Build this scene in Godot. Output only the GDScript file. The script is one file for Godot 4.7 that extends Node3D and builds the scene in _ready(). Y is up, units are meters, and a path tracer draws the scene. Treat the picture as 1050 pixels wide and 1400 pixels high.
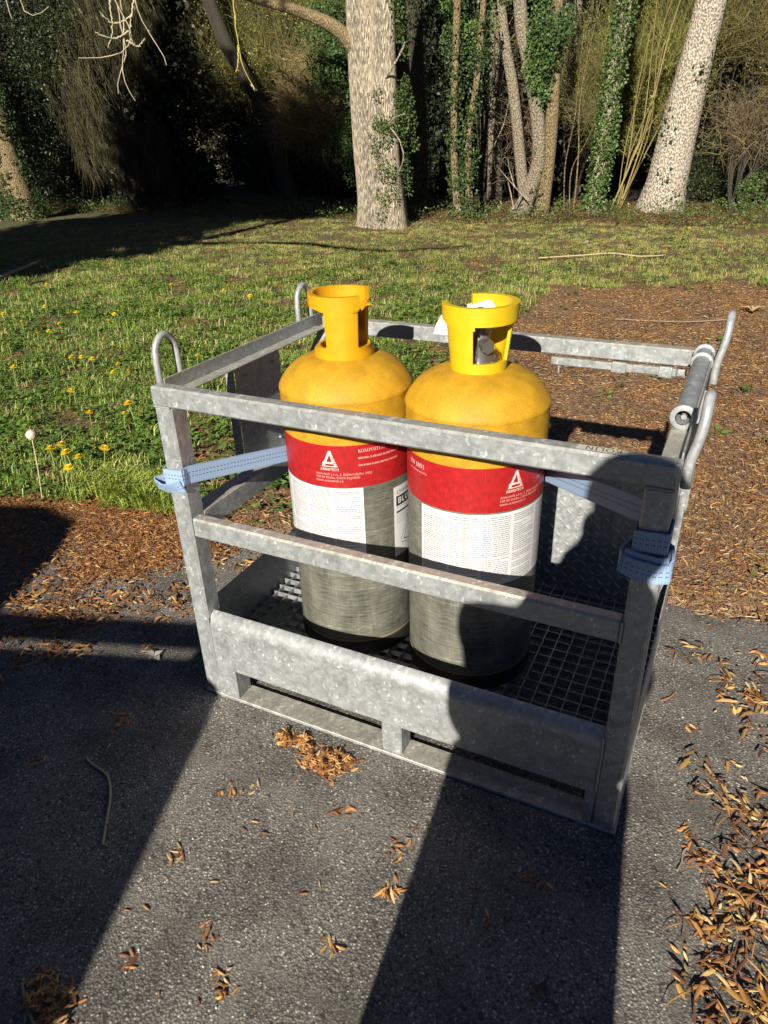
extends Node3D
# axes of the notes in this file: u = x (along the cage front), h = y (up), v = -z (away from the viewer)

var R := RandomNumberGenerator.new()
var M := {}
var used := {}
var nz := FastNoiseLite.new()
var nz2 := FastNoiseLite.new()

func P(u: float, v: float, h := 0.0) -> Vector3:
	return Vector3(u, h, -v)

func lin(r: float, g: float, b: float) -> Color:
	return Color(r, g, b).linear_to_srgb()

func rf(a: float, b: float) -> float:
	return R.randf_range(a, b)

# ---------------------------------------------------------------- mesh builder
class MB:
	var v := PackedVector3Array()
	var n := PackedVector3Array()
	var t := PackedVector2Array()
	var c := PackedColorArray()
	var x := PackedInt32Array()
	var col := Color.WHITE
	var dust := Color.WHITE
	var has_dust := false
	func vert(p: Vector3, nn: Vector3, uv: Vector2, cc: Color) -> int:
		v.push_back(p); n.push_back(nn); t.push_back(uv); c.push_back(cc)
		return v.size() - 1
	func tri_i(a: int, b: int, d: int) -> void:   # counter-clockwise seen from outside
		x.push_back(a); x.push_back(d); x.push_back(b)
	func poly(pts: Array, outward: Vector3, uvs: Array = []) -> void:
		var nn: Vector3 = (pts[1] - pts[0]).cross(pts[2] - pts[0])
		if nn.length_squared() < 1e-16 and pts.size() > 3:
			nn = (pts[2] - pts[0]).cross(pts[3] - pts[0])
		if nn.length_squared() < 1e-16:
			return
		nn = nn.normalized()
		var rev := nn.dot(outward) < 0.0
		if rev: nn = -nn
		var cc := dust if (has_dust and nn.y > 0.7) else col
		var f := v.size()
		for i in pts.size():
			vert(pts[i], nn, uvs[i] if uvs.size() else Vector2(pts[i].x, pts[i].y), cc)
		for i in range(1, pts.size() - 1):
			if rev: tri_i(f, f + i + 1, f + i)
			else: tri_i(f, f + i, f + i + 1)
	func box(u0: float, u1: float, h0: float, h1: float, v0: float, v1: float, bev := 0.003) -> void:
		xbox(Transform3D(Basis(), Vector3((u0 + u1) / 2, (h0 + h1) / 2, -(v0 + v1) / 2)), Vector3(absf(u1 - u0), absf(h1 - h0), absf(v1 - v0)), bev)
	func xbox(tf: Transform3D, size: Vector3, bev := 0.003) -> void:
		var hs := size / 2
		var b: float = minf(bev, minf(hs.x, minf(hs.y, hs.z)) * 0.9)
		var corner := func(s: Vector3, a: int) -> Vector3:
			var q := Vector3.ZERO
			for k in 3: q[k] = s[k] * (hs[k] if k == a else hs[k] - b)
			return tf * q
		for a in 3:
			var p := (a + 1) % 3
			var q := (a + 2) % 3
			for sg in [-1.0, 1.0]:
				var pts := []
				for w in [[-1, -1], [1, -1], [1, 1], [-1, 1]]:
					var s := Vector3.ZERO
					s[a] = sg; s[p] = w[0]; s[q] = w[1]
					pts.append(corner.call(s, a))
				var o := Vector3.ZERO
				o[a] = sg
				poly(pts, tf.basis * o)
		for a in 3:
			var p := (a + 1) % 3
			var r := (a + 2) % 3
			for sa in [-1.0, 1.0]:
				for sp in [-1.0, 1.0]:
					var s0 := Vector3.ZERO
					s0[a] = sa; s0[p] = sp; s0[r] = -1
					var s1 := s0
					s1[r] = 1
					var o := Vector3.ZERO
					o[a] = sa; o[p] = sp
					poly([corner.call(s0, a), corner.call(s1, a), corner.call(s1, p), corner.call(s0, p)], tf.basis * o)
		for sx in [-1.0, 1.0]:
			for sy in [-1.0, 1.0]:
				for sz in [-1.0, 1.0]:
					var s := Vector3(sx, sy, sz)
					poly([corner.call(s, 0), corner.call(s, 1), corner.call(s, 2)], tf.basis * s)
	func tube(pts: Array, rad, seg := 10, cap := true, rough: FastNoiseLite = null, amp := 0.0) -> void:
		var m := pts.size()
		var up := Vector3(0.31, 0.2, 0.93)
		var first := v.size()
		var along := 0.0
		for i in m:
			var d: Vector3 = (pts[mini(i + 1, m - 1)] - pts[maxi(i - 1, 0)]).normalized()
			var e := (up - d * up.dot(d))
			if e.length() < 0.05: e = d.cross(Vector3(0, 1, 0.1))
			e = e.normalized()
			up = e
			var g := d.cross(e)
			if i > 0: along += pts[i].distance_to(pts[i - 1])
			var r: float = rad[i] if rad is Array else rad
			for k in seg + 1:
				var a := TAU * k / seg
				var o := e * cos(a) + g * sin(a)
				var rr := r
				if rough != null:
					var q: Vector3 = pts[i] + o * r
					rr = r * (1.0 + amp * rough.get_noise_3d(q.x * 9.0, q.y * 2.0, q.z * 9.0))
				vert(pts[i] + o * rr, o, Vector2(float(k) / seg, along), col)
		for i in m - 1:
			for k in seg:
				var a := first + i * (seg + 1) + k
				var b := a + seg + 1
				tri_i(a, a + 1, b + 1); tri_i(a, b + 1, b)
		if cap:
			for e in [0, m - 1]:
				var d: Vector3 = (pts[1] - pts[0]).normalized() * -1.0 if e == 0 else (pts[m - 1] - pts[m - 2]).normalized()
				var ring := []
				for k in seg: ring.append(v[first + e * (seg + 1) + k])
				poly(ring, d)
	func lathe(ctr: Vector3, prof: Array, seg := 48, a0 := 0.0, a1 := TAU, smooth := true) -> void:
		# prof: [r, h] from bottom to top along the outside
		var m := prof.size()
		var nrm := []
		for i in m:
			var p0: Array = prof[maxi(i - 1, 0)]
			var p1: Array = prof[mini(i + 1, m - 1)]
			nrm.append(Vector2(p1[1] - p0[1], -(p1[0] - p0[0])).normalized())
		var first := v.size()
		for i in m:
			for k in seg + 1:
				var a: float = lerp(a0, a1, float(k) / seg)
				var o := Vector3(cos(a), 0, -sin(a))
				vert(ctr + o * prof[i][0] + Vector3(0, prof[i][1], 0), (o * nrm[i].x + Vector3(0, nrm[i].y, 0)).normalized(), Vector2(float(k) / seg, 1.0 - float(i) / (m - 1)), col)
		for i in m - 1:
			for k in seg:
				var a := first + i * (seg + 1) + k
				var b := a + seg + 1
				tri_i(a, a + 1, b + 1); tri_i(a, b + 1, b)
	func ribbon(pts: Array, width: float, thick: float, ups: Array = []) -> void:
		# a band standing on edge along pts; its flat side faces across the path
		var m := pts.size()
		var along := 0.0
		var L := []
		for i in m:
			var d: Vector3 = (pts[mini(i + 1, m - 1)] - pts[maxi(i - 1, 0)]).normalized()
			var up: Vector3 = ups[i] if ups.size() else Vector3.UP
			up = (up - d * up.dot(d)).normalized()
			var s := d.cross(up).normalized()
			if i > 0: along += pts[i].distance_to(pts[i - 1])
			L.append([pts[i], up, s, along])
		for i in m - 1:
			var A: Array = L[i]
			var B: Array = L[i + 1]
			for sg in [-1.0, 1.0]:
				var o0: Vector3 = A[2] * sg * thick / 2
				var o1: Vector3 = B[2] * sg * thick / 2
				var f := v.size()
				vert(A[0] - A[1] * width / 2 + o0, A[2] * sg, Vector2(A[3], 0), col)
				vert(B[0] - B[1] * width / 2 + o1, B[2] * sg, Vector2(B[3], 0), col)
				vert(B[0] + B[1] * width / 2 + o1, B[2] * sg, Vector2(B[3], 1), col)
				vert(A[0] + A[1] * width / 2 + o0, A[2] * sg, Vector2(A[3], 1), col)
				if sg > 0: tri_i(f, f + 1, f + 2); tri_i(f, f + 2, f + 3)
				else: tri_i(f, f + 2, f + 1); tri_i(f, f + 3, f + 2)
				var w0: Vector3 = A[1] * sg * width / 2
				var w1: Vector3 = B[1] * sg * width / 2
				poly([A[0] + w0 - A[2] * thick / 2, B[0] + w1 - B[2] * thick / 2, B[0] + w1 + B[2] * thick / 2, A[0] + w0 + A[2] * thick / 2], A[1] * sg, [Vector2(A[3], 0.02), Vector2(B[3], 0.02), Vector2(B[3], 0.03), Vector2(A[3], 0.03)])
		for e in [0, m - 1]:
			var A: Array = L[e]
			var w: Vector3 = A[1] * width / 2
			var s: Vector3 = A[2] * thick / 2
			poly([A[0] - w - s, A[0] + w - s, A[0] + w + s, A[0] - w + s], pts[1] - pts[0] if e else pts[0] - pts[1], [Vector2.ZERO, Vector2(0, 1), Vector2(.01, 1), Vector2(.01, 0)])
	func shell(ctr: Vector3, na: int, hs: Array, rad: Callable, thick: Callable, keep: Callable) -> void:
		# a wall of revolution with openings: keep(angle, height) says where there is material
		var m := hs.size() - 1
		var on := []
		for j in m:
			var row := []
			for i in na: row.append(keep.call(rad_to_deg(TAU * (i + 0.5) / na), (hs[j] + hs[j + 1]) / 2))
			on.append(row)
		var pt := func(i: int, j: int, outer: bool) -> Vector3:
			var a := TAU * i / na
			var r: float = rad.call(hs[j]) - (0.0 if outer else thick.call(hs[j]))
			return ctr + Vector3(cos(a) * r, hs[j], -sin(a) * r)
		for j in m:
			for i in na:
				if not on[j][i]: continue
				var am := TAU * (i + 0.5) / na
				var o := Vector3(cos(am), 0, -sin(am))
				var tg := Vector3(-sin(am), 0, -cos(am))
				for outer in [true, false]:
					var f := v.size()
					for w in [[i, j], [i + 1, j], [i + 1, j + 1], [i, j + 1]]:
						var a: float = TAU * w[0] / na
						var nn := Vector3(cos(a), 0, -sin(a)) * (1.0 if outer else -1.0)
						vert(pt.call(w[0], w[1], outer), nn, Vector2(w[0] / float(na), hs[w[1]]), col)
					if outer: tri_i(f, f + 1, f + 2); tri_i(f, f + 2, f + 3)
					else: tri_i(f, f + 2, f + 1); tri_i(f, f + 3, f + 2)
				var ip := (i + 1) % na
				var im := (i + na - 1) % na
				if not on[j][ip]: poly([pt.call(i + 1, j, true), pt.call(i + 1, j + 1, true), pt.call(i + 1, j + 1, false), pt.call(i + 1, j, false)], tg)
				if not on[j][im]: poly([pt.call(i, j, true), pt.call(i, j + 1, true), pt.call(i, j + 1, false), pt.call(i, j, false)], -tg)
				if j == m - 1 or not on[j + 1][i]: poly([pt.call(i, j + 1, true), pt.call(i + 1, j + 1, true), pt.call(i + 1, j + 1, false), pt.call(i, j + 1, false)], Vector3.UP)
				if j == 0 or not on[j - 1][i]: poly([pt.call(i, j, true), pt.call(i + 1, j, true), pt.call(i + 1, j, false), pt.call(i, j, false)], Vector3.DOWN)
				if j < m - 1 and false: o = o
	func mesh() -> ArrayMesh:
		var a := []
		a.resize(Mesh.ARRAY_MAX)
		a[Mesh.ARRAY_VERTEX] = v
		a[Mesh.ARRAY_NORMAL] = n
		a[Mesh.ARRAY_TEX_UV] = t
		a[Mesh.ARRAY_COLOR] = c
		a[Mesh.ARRAY_INDEX] = x
		var m := ArrayMesh.new()
		m.add_surface_from_arrays(Mesh.PRIMITIVE_TRIANGLES, a)
		return m

func mb(col := Color.WHITE) -> MB:
	var b := MB.new()
	b.col = col
	return b

# ---------------------------------------------------------------- scene bookkeeping
func numbered(s: String) -> String:
	if not used.has(s):
		used[s] = 0
		return s
	used[s] += 1
	return "%s_%03d" % [s, used[s]]

func tag(o: Node, label := "", category := "", group := "", kind := "") -> Node:
	if label: o.set_meta("label", label)
	if category: o.set_meta("category", category)
	if group: o.set_meta("group", group)
	if kind: o.set_meta("kind", kind)
	return o

func thing(called: String, label: String, category: String, at: Vector3, group := "") -> Node3D:
	var o := Node3D.new()
	o.name = numbered(called)
	o.position = at
	add_child(o)
	tag(o, label, category, group)
	return o

# parts are modelled in world axes and hung under their thing
func part(b: MB, called: String, mat: Material, parent: Node3D, kind := "") -> MeshInstance3D:
	var o := MeshInstance3D.new()
	o.name = called
	o.mesh = b.mesh()
	o.material_override = mat
	parent.add_child(o, true)
	var base := Vector3.ZERO
	var q: Node = parent
	while q != self:
		base += (q as Node3D).position
		q = q.get_parent()
	o.position = -base
	if kind: o.set_meta("kind", kind)
	return o

func solo(b: MB, called: String, mat: Material, label: String, category: String, kind := "", group := "") -> MeshInstance3D:
	var o := MeshInstance3D.new()
	o.name = numbered(called)
	o.mesh = b.mesh()
	o.material_override = mat
	add_child(o)
	tag(o, label, category, group, kind)
	return o

func scatter(called: String, m: Mesh, mat: Material, where: Array, tint: Array, parent: Node3D = null) -> MultiMeshInstance3D:
	var mm := MultiMesh.new()
	mm.transform_format = MultiMesh.TRANSFORM_3D
	mm.use_colors = true
	mm.mesh = m
	mm.instance_count = where.size()
	for i in where.size():
		mm.set_instance_transform(i, where[i])
		mm.set_instance_color(i, tint[i])
	var o := MultiMeshInstance3D.new()
	o.multimesh = mm
	o.material_override = mat
	if parent:
		o.name = called
		parent.add_child(o, true)
		o.position = -parent.position
	else:
		o.name = numbered(called)
		add_child(o)
	o.set_meta("kind", "stuff")
	return o

# ---------------------------------------------------------------- textures and materials
func mat(c: Color, rough := 0.8, metal := 0.0, vc := true) -> StandardMaterial3D:
	var m := StandardMaterial3D.new()
	m.albedo_color = c.linear_to_srgb()
	m.roughness = rough
	m.metallic = metal
	m.vertex_color_use_as_albedo = vc
	m.cull_mode = BaseMaterial3D.CULL_DISABLED
	return m

func noise(type: int, freq: float, oct := 1, sd := 1) -> FastNoiseLite:
	var f := FastNoiseLite.new()
	f.noise_type = type
	f.frequency = freq
	f.seed = sd
	if oct > 1:
		f.fractal_type = FastNoiseLite.FRACTAL_FBM
		f.fractal_octaves = oct
	else:
		f.fractal_type = FastNoiseLite.FRACTAL_NONE
	return f

func field(f: FastNoiseLite, s: int, seamless := true) -> PackedByteArray:
	var im := f.get_seamless_image(s, s, false, false, 0.15) if seamless else f.get_image(s, s)
	im.convert(Image.FORMAT_L8)
	return im.get_data()

func to_tex(d: PackedByteArray, w: int, h: int, fmt := Image.FORMAT_RGB8) -> ImageTexture:
	return ImageTexture.create_from_image(Image.create_from_data(w, h, false, fmt, d))

func s8(x: float) -> int:   # linear value to an sRGB byte
	x = clampf(x, 0, 1)
	return int(255.0 * (12.92 * x if x < 0.0031308 else 1.055 * pow(x, 1 / 2.4) - 0.055) + 0.5)

var lut := PackedByteArray()
func ramp(d: PackedByteArray, s: int, f: Callable, tintc := Color.WHITE) -> ImageTexture:
	# f: noise 0..1 -> linear grey; the tint multiplies it
	var tab := []
	for i in 256:
		var g: float = f.call(i / 255.0)
		tab.append([s8(g * tintc.r), s8(g * tintc.g), s8(g * tintc.b)])
	var o := PackedByteArray()
	o.resize(s * s * 3)
	for i in s * s:
		var e: Array = tab[d[i]]
		o[i * 3] = e[0]; o[i * 3 + 1] = e[1]; o[i * 3 + 2] = e[2]
	return to_tex(o, s, s)

func tri_uv(m: StandardMaterial3D, sc: Vector3) -> void:
	m.uv1_triplanar = true
	m.uv1_world_triplanar = true
	m.uv1_scale = sc

func bumped(m: StandardMaterial3D, t: Texture2D, cm: float) -> void:
	m.heightmap_enabled = true
	m.heightmap_texture = t
	m.heightmap_scale = cm

func make_materials() -> void:
	# galvanised steel: spangle of irregular flakes over a mottled grey
	var S := 512
	var cf := noise(FastNoiseLite.TYPE_CELLULAR, 0.085, 1, 5)
	cf.cellular_return_type = FastNoiseLite.RETURN_CELL_VALUE
	cf.cellular_jitter = 1.1
	cf.domain_warp_enabled = true
	cf.domain_warp_amplitude = 16.0
	cf.domain_warp_frequency = 0.025
	cf.domain_warp_fractal_octaves = 3
	var cell := field(cf, S)
	var soft := field(noise(FastNoiseLite.TYPE_SIMPLEX_SMOOTH, 0.012, 4, 9), S)
	var fine := field(noise(FastNoiseLite.TYPE_SIMPLEX, 0.2, 2, 3), S)
	var o := PackedByteArray(); o.resize(S * S * 3)
	var rgh := PackedByteArray(); rgh.resize(S * S * 3)
	var flake := PackedFloat32Array(); flake.resize(S * S)
	for k in 520:   # feathery bright crystals and drips
		var x := rf(0, S)
		var y := rf(0, S)
		var an := rf(0, PI)
		var bent := rf(-0.06, 0.06)
		var am := 0.04 + 0.42 * pow(R.randf(), 2.6)
		var wd := rf(1.0, 5.0)
		for i in R.randi_range(4, 20):
			x += cos(an); y += sin(an); an += bent
			var w := int(wd * sin(PI * (i + 1) / 21.0) + 0.5)
			for j in range(-w, w + 1):
				var q := posmod(int(y + j * cos(an)), S) * S + posmod(int(x - j * sin(an)), S)
				flake[q] = maxf(flake[q], am * (1.0 - 0.5 * absf(j) / (w + 1)))
	for i in S * S:
		var c := cell[i] / 255.0
		var g := 0.455 + 0.12 * (c - 0.5) + 0.16 * (soft[i] / 255.0 - 0.5) + 0.06 * (fine[i] / 255.0 - 0.5) + flake[i]
		o[i * 3] = s8(g * 0.95); o[i * 3 + 1] = s8(g); o[i * 3 + 2] = s8(g * 1.03)
		var q := int(clampf(0.5 + 0.2 * (soft[i] / 255.0 - 0.5) + 0.15 * (c - 0.5), 0, 1) * 255)
		rgh[i * 3] = q; rgh[i * 3 + 1] = q; rgh[i * 3 + 2] = q
	var gtex := to_tex(o, S, S)
	var g1 := mat(Color(1, 1, 1), 1.0, 0.35)
	g1.albedo_texture = gtex
	g1.roughness_texture = to_tex(rgh, S, S)
	g1.roughness_texture_channel = BaseMaterial3D.TEXTURE_CHANNEL_RED
	tri_uv(g1, Vector3(2.6, 2.6, 2.6))
	bumped(g1, to_tex(soft, S, S, Image.FORMAT_L8), 0.08)
	M.galv = g1
	# asphalt: stones in binder, plus slow patches
	var sf := noise(FastNoiseLite.TYPE_CELLULAR, 0.14, 1, 21)
	sf.cellular_return_type = FastNoiseLite.RETURN_DISTANCE
	var stone := field(sf, S)
	var cv := noise(FastNoiseLite.TYPE_CELLULAR, 0.14, 1, 21)
	cv.cellular_return_type = FastNoiseLite.RETURN_CELL_VALUE
	var shade := field(cv, S)
	var bh := PackedByteArray(); bh.resize(S * S)
	for i in S * S:
		var d := 1.0 - stone[i] / 255.0
		var k := shade[i] / 255.0
		var g := 0.085 + 0.17 * clampf((d - 0.25) * 1.6, 0, 1) * (0.35 + 1.1 * k * k) + 0.08 * (fine[i] / 255.0 - 0.5)
		if k > 0.95 and d > 0.55: g += 0.2
		if k < 0.08: g *= 0.55
		o[i * 3] = s8(g * 1.07); o[i * 3 + 1] = s8(g); o[i * 3 + 2] = s8(g * 0.88)
		bh[i] = int(clampf(0.8 * d * (0.4 + 0.6 * k) + 0.15 * (soft[i] / 255.0) + 0.2 * (fine[i] / 255.0), 0, 1) * 210)
	var a := mat(Color(1, 1, 1), 0.9)
	a.albedo_texture = to_tex(o, S, S)
	tri_uv(a, Vector3(2.6, 2.6, 2.6))
	bumped(a, to_tex(bh, S, S, Image.FORMAT_L8), 0.32)
	a.detail_enabled = true
	a.detail_blend_mode = BaseMaterial3D.BLEND_MODE_MUL
	a.detail_uv_layer = BaseMaterial3D.DETAIL_UV_2
	a.detail_albedo = ramp(soft, S, func(x): return clampf(0.82 + 0.75 * (x - 0.45), 0.58, 1.0))
	a.uv2_triplanar = true
	a.uv2_world_triplanar = true
	a.uv2_scale = Vector3(0.63, 0.63, 0.63)
	M.asphalt = a
	# soil
	var so := mat(Color(1, 1, 1), 0.95)
	so.albedo_texture = ramp(field(noise(FastNoiseLite.TYPE_SIMPLEX, 0.06, 4, 33), S), S, func(x): return clampf(0.25 + 1.1 * x, 0.2, 1.0))
	tri_uv(so, Vector3(1.3, 1.3, 1.3))
	bumped(so, to_tex(fine, S, S, Image.FORMAT_L8), 1.2)
	M.soil = so
	# bark: stretched furrows
	var bk := field(noise(FastNoiseLite.TYPE_SIMPLEX, 0.05, 4, 41), S)
	for nm in [["bark_pale", Color(0.80, 0.69, 0.52), Vector3(2.0, 0.2, 2.0), 9.0], ["bark_dark", Color(0.12, 0.10, 0.075), Vector3(4, 1.0, 4), 4.0], ["bark_speckled", Color(0.60, 0.53, 0.43), Vector3(1.0, 0.6, 1.0), 3.0], ["bark_spot", Color(0.34, 0.29, 0.21), Vector3(1.1, 0.8, 1.1), 3.0], ["bark_ochre", Color(0.36, 0.27, 0.14), Vector3(1.6, 0.6, 1.6), 4.0]]:
		var b := mat(nm[1], 0.9)
		b.albedo_texture = ramp(bk, S, func(x): return clampf((x - 0.5) * 3.6 + 0.66, 0.3, 1.0) if nm[0] == "bark_speckled" else clampf((x - 0.5) * 2.0 + 0.66, 0.3, 1.0))
		tri_uv(b, nm[2])
		bumped(b, to_tex(bk, S, S, Image.FORMAT_L8), nm[3])
		M[nm[0]] = b
	# painted and moulded yellow
	for nm in [["dome", Color(0.60, 0.33, 0.012), 0.65], ["guard_orange", Color(0.62, 0.32, 0.006), 0.45], ["guard_lemon", Color(0.62, 0.43, 0.008), 0.45]]:
		var y := mat(nm[1], nm[2])
		y.albedo_texture = ramp(soft, S, func(x): return clampf(0.6 + 0.5 * x, 0.4, 1.0) if nm[0] == "dome" else clampf(0.85 + 0.2 * x, 0.5, 1.0))
		tri_uv(y, Vector3(3, 3, 3))
		bumped(y, to_tex(fine, S, S, Image.FORMAT_L8), 0.03)
		if nm[0] == "dome":   # grime: a coarse veil and fine specks
			y.detail_enabled = true
			y.detail_blend_mode = BaseMaterial3D.BLEND_MODE_MUL
			y.detail_uv_layer = BaseMaterial3D.DETAIL_UV_2
			y.detail_albedo = ramp(bk, S, func(x): return 0.6 if x < 0.24 else clampf(0.9 + 0.3 * (x - 0.4), 0.8, 1.0))
			y.uv2_triplanar = true
			y.uv2_world_triplanar = true
			y.uv2_scale = Vector3(9, 5, 9)
		if nm[0] != "dome":
			y.subsurf_scatter_enabled = true
			y.subsurf_scatter_strength = 0.15
		M[nm[0]] = y
	# wound composite
	var W := 1024
	var im := Image.create_empty(W, 512, false, Image.FORMAT_RGB8)
	im.fill(lin(0.115, 0.115, 0.088))
	var buf := PackedFloat32Array(); buf.resize(W * 512)
	var wv := noise(FastNoiseLite.TYPE_SIMPLEX, 0.01, 3, 7)
	var wf := noise(FastNoiseLite.TYPE_SIMPLEX, 0.09, 2, 8)
	for y in 512:
		var band := wf.get_noise_1d(y * 5.0) * 0.5
		for x in W:
			buf[y * W + x] = 1.0 + 0.6 * band + 0.13 * wf.get_noise_2d(x * 3.0, y * 0.12) + 0.3 * wf.get_noise_2d(x * 0.25, y * 4.0) + 0.35 * wv.get_noise_2d(x, y) + 0.25 * wf.get_noise_2d(x * 6.0, y * 6.0)
	for k in 330:
		var hor := k < 190
		var x0 := R.randi_range(0, W - 1)
		var y0 := R.randi_range(0, 511)
		var ln := R.randi_range(60, 420) if hor else R.randi_range(30, 300)
		var sl := rf(-0.06, 0.06) if hor else rf(-0.3, 0.3)
		var am := rf(0.25, 1.1) * (0.8 if hor else 1.0)
		for i in ln:
			var xx := posmod(x0 + (i if hor else int(i * sl)), W)
			var yy := clampi(y0 + (int(i * sl) if hor else i), 0, 511)
			buf[yy * W + xx] += am * (0.5 + 0.5 * sin(i * 0.21 + k))
	var cb := PackedByteArray(); cb.resize(W * 512 * 3)
	for i in W * 512:
		var g := clampf(buf[i], 0.35, 3.6)
		cb[i * 3] = s8(0.125 * g); cb[i * 3 + 1] = s8(0.126 * g); cb[i * 3 + 2] = s8(0.104 * g)
	var cm := mat(Color(1, 1, 1), 0.5)
	cm.albedo_texture = to_tex(cb, W, 512)
	M.composite = cm
	M.black = mat(Color(0.02, 0.02, 0.021), 0.55)
	M.metal = mat(Color(0.13, 0.125, 0.115), 0.45, 0.5)
	M.paper = mat(Color(0.62, 0.62, 0.60), 0.7)
	M.weld = mat(Color(0.42, 0.43, 0.43), 0.55, 0.3)
	var pl := StandardMaterial3D.new()
	pl.albedo_color = Color(0.9, 0.92, 0.95, 0.06)
	pl.transparency = BaseMaterial3D.TRANSPARENCY_ALPHA
	pl.roughness = 0.08
	pl.cull_mode = BaseMaterial3D.CULL_DISABLED
	M.film = pl
	# webbing: ribs across, dark stitching along
	var wb := PackedByteArray(); wb.resize(64 * 64 * 3)
	for y in 64:
		for x in 64:
			var g := 0.72 + 0.28 * absf(sin(x * PI / 8.0)) * (0.85 + 0.15 * sin(y * PI / 2.0))
			if y < 4 or y > 60: g *= 0.85
			if (absi(y - 25) < 2 or absi(y - 40) < 2) and (x % 16) < 9: g *= 0.25
			wb[(y * 64 + x) * 3] = s8(0.30 * g); wb[(y * 64 + x) * 3 + 1] = s8(0.43 * g); wb[(y * 64 + x) * 3 + 2] = s8(0.64 * g)
	var st := mat(Color(1, 1, 1), 0.85)
	st.albedo_texture = to_tex(wb, 64, 64)
	st.uv1_scale = Vector3(24, 1, 1)
	M.strap = st
	# plants and litter: the colour comes per copy
	for nm in [["leaf", 0.5, 0.3], ["grass", 0.55, 0.35], ["twig", 0.8, 0.0], ["litter", 0.6, 0.0]]:
		var l := mat(Color(1, 1, 1), nm[1])
		if nm[2] > 0:
			l.backlight_enabled = true
			l.backlight = Color(nm[2], nm[2], nm[2] * 0.5)
		M[nm[0]] = l
	M.petal = mat(Color(0.85, 0.62, 0.01), 0.7)
	M.stem = mat(Color(0.22, 0.28, 0.08), 0.6)
	M.fluff = mat(Color(0.62, 0.58, 0.48), 0.95)
	M.stem_yellow = mat(Color(0.27, 0.21, 0.08), 0.8)
	M.white_stone = mat(Color(1, 1, 1), 0.6)

# ---------------------------------------------------------------- lettering on flat prints
func glyphs(im: Image, text: String, x: float, y: float, size: int, col: Color, fontname := "Droid Sans", weight := 400, squeeze := 1.0) -> float:
	var f := SystemFont.new()
	f.font_names = [fontname]
	f.font_weight = weight
	var r: RID = f.get_rids()[0]
	var ts := TextServerManager.get_primary_interface()
	var sz := Vector2i(size, 0)
	for ch in text:
		var gi := ts.font_get_glyph_index(r, size, ch.unicode_at(0), 0)
		ts.font_render_glyph(r, sz, gi)
		var rect := ts.font_get_glyph_uv_rect(r, sz, gi)
		var k := ts.font_get_glyph_texture_idx(r, sz, gi)
		if k >= 0 and rect.size.x > 0:
			var src := ts.font_get_texture_image(r, sz, k)
			var off := ts.font_get_glyph_offset(r, sz, gi)
			for yy in int(rect.size.y):
				for xx in int(rect.size.x):
					var a := src.get_pixel(int(rect.position.x) + xx, int(rect.position.y) + yy).a
					if a < 0.06: continue
					var px := int(x + (off.x + xx) * squeeze)
					var py := int(y + off.y + yy)
					if px < 0 or py < 0 or px >= im.get_width() or py >= im.get_height(): continue
					im.set_pixel(px, py, im.get_pixel(px, py).lerp(col, a))
		x += ts.font_get_glyph_advance(r, size, gi).x * squeeze
	return x

# lines of print too small to read, as the photograph shows them
func microprint(im: Image, x0: int, y0: int, w: int, lines: int, step: float, hgt: int, col: Color, bold_every := 0, clear := 0.15) -> void:
	var y := float(y0)
	for l in lines:
		var x := x0
		var end := x0 + (w if R.randf() > clear else int(w * rf(0.3, 0.8)))
		var bold := bold_every > 0 and l % bold_every < 2
		while x < end - 4:
			var word := R.randi_range(8, 26)
			for i in mini(word, end - x):
				for j in hgt:
					var hit: float = 0.0 if (i % 4 == 3) else (1.0 if (R.randf() < 0.68 or j == hgt - 1) else 0.3)
					if hit > 0 and y + j < im.get_height() and x + i < im.get_width():
						im.set_pixel(x + i, int(y) + j, im.get_pixel(x + i, int(y) + j).lerp(col, hit * (1.0 if bold else 0.85)))
			x += word + 4
		y += step
		if R.randf() < 0.06: y += step * 0.8

func emblem(im: Image, cx: int, top: int, w: int, h: int, col: Color) -> void:
	# a striped triangle like a letter A: solid left leg, hollow centre, stepped bars on the right
	for y in h:
		var f := y / float(h)
		for x in range(-w / 2, w / 2):
			var l := -0.02 * w - f * 0.42 * w         # outer left
			var rr := 0.10 * w + f * 0.36 * w         # outer right
			var hitp := false
			if x >= l and x < l + 0.15 * w: hitp = true
			var inner_r := 0.0 * w + f * 0.2 * w
			if x >= inner_r and x < inner_r + 0.07 * w and f > 0.12 and f < 0.8: hitp = true
			if x > inner_r + 0.07 * w and x < rr and fmod(f * 9.0, 1.0) < 0.62: hitp = true
			if f < 0.12 and x > l and x < rr: hitp = true
			if f > 0.68 and f < 0.8 and x > l - 0.05 * w and x < inner_r + 0.07 * w: hitp = true
			if f > 0.93 and x > l and x < rr: hitp = true
			if hitp: im.set_pixel(cx + x, top + y, col)

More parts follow.
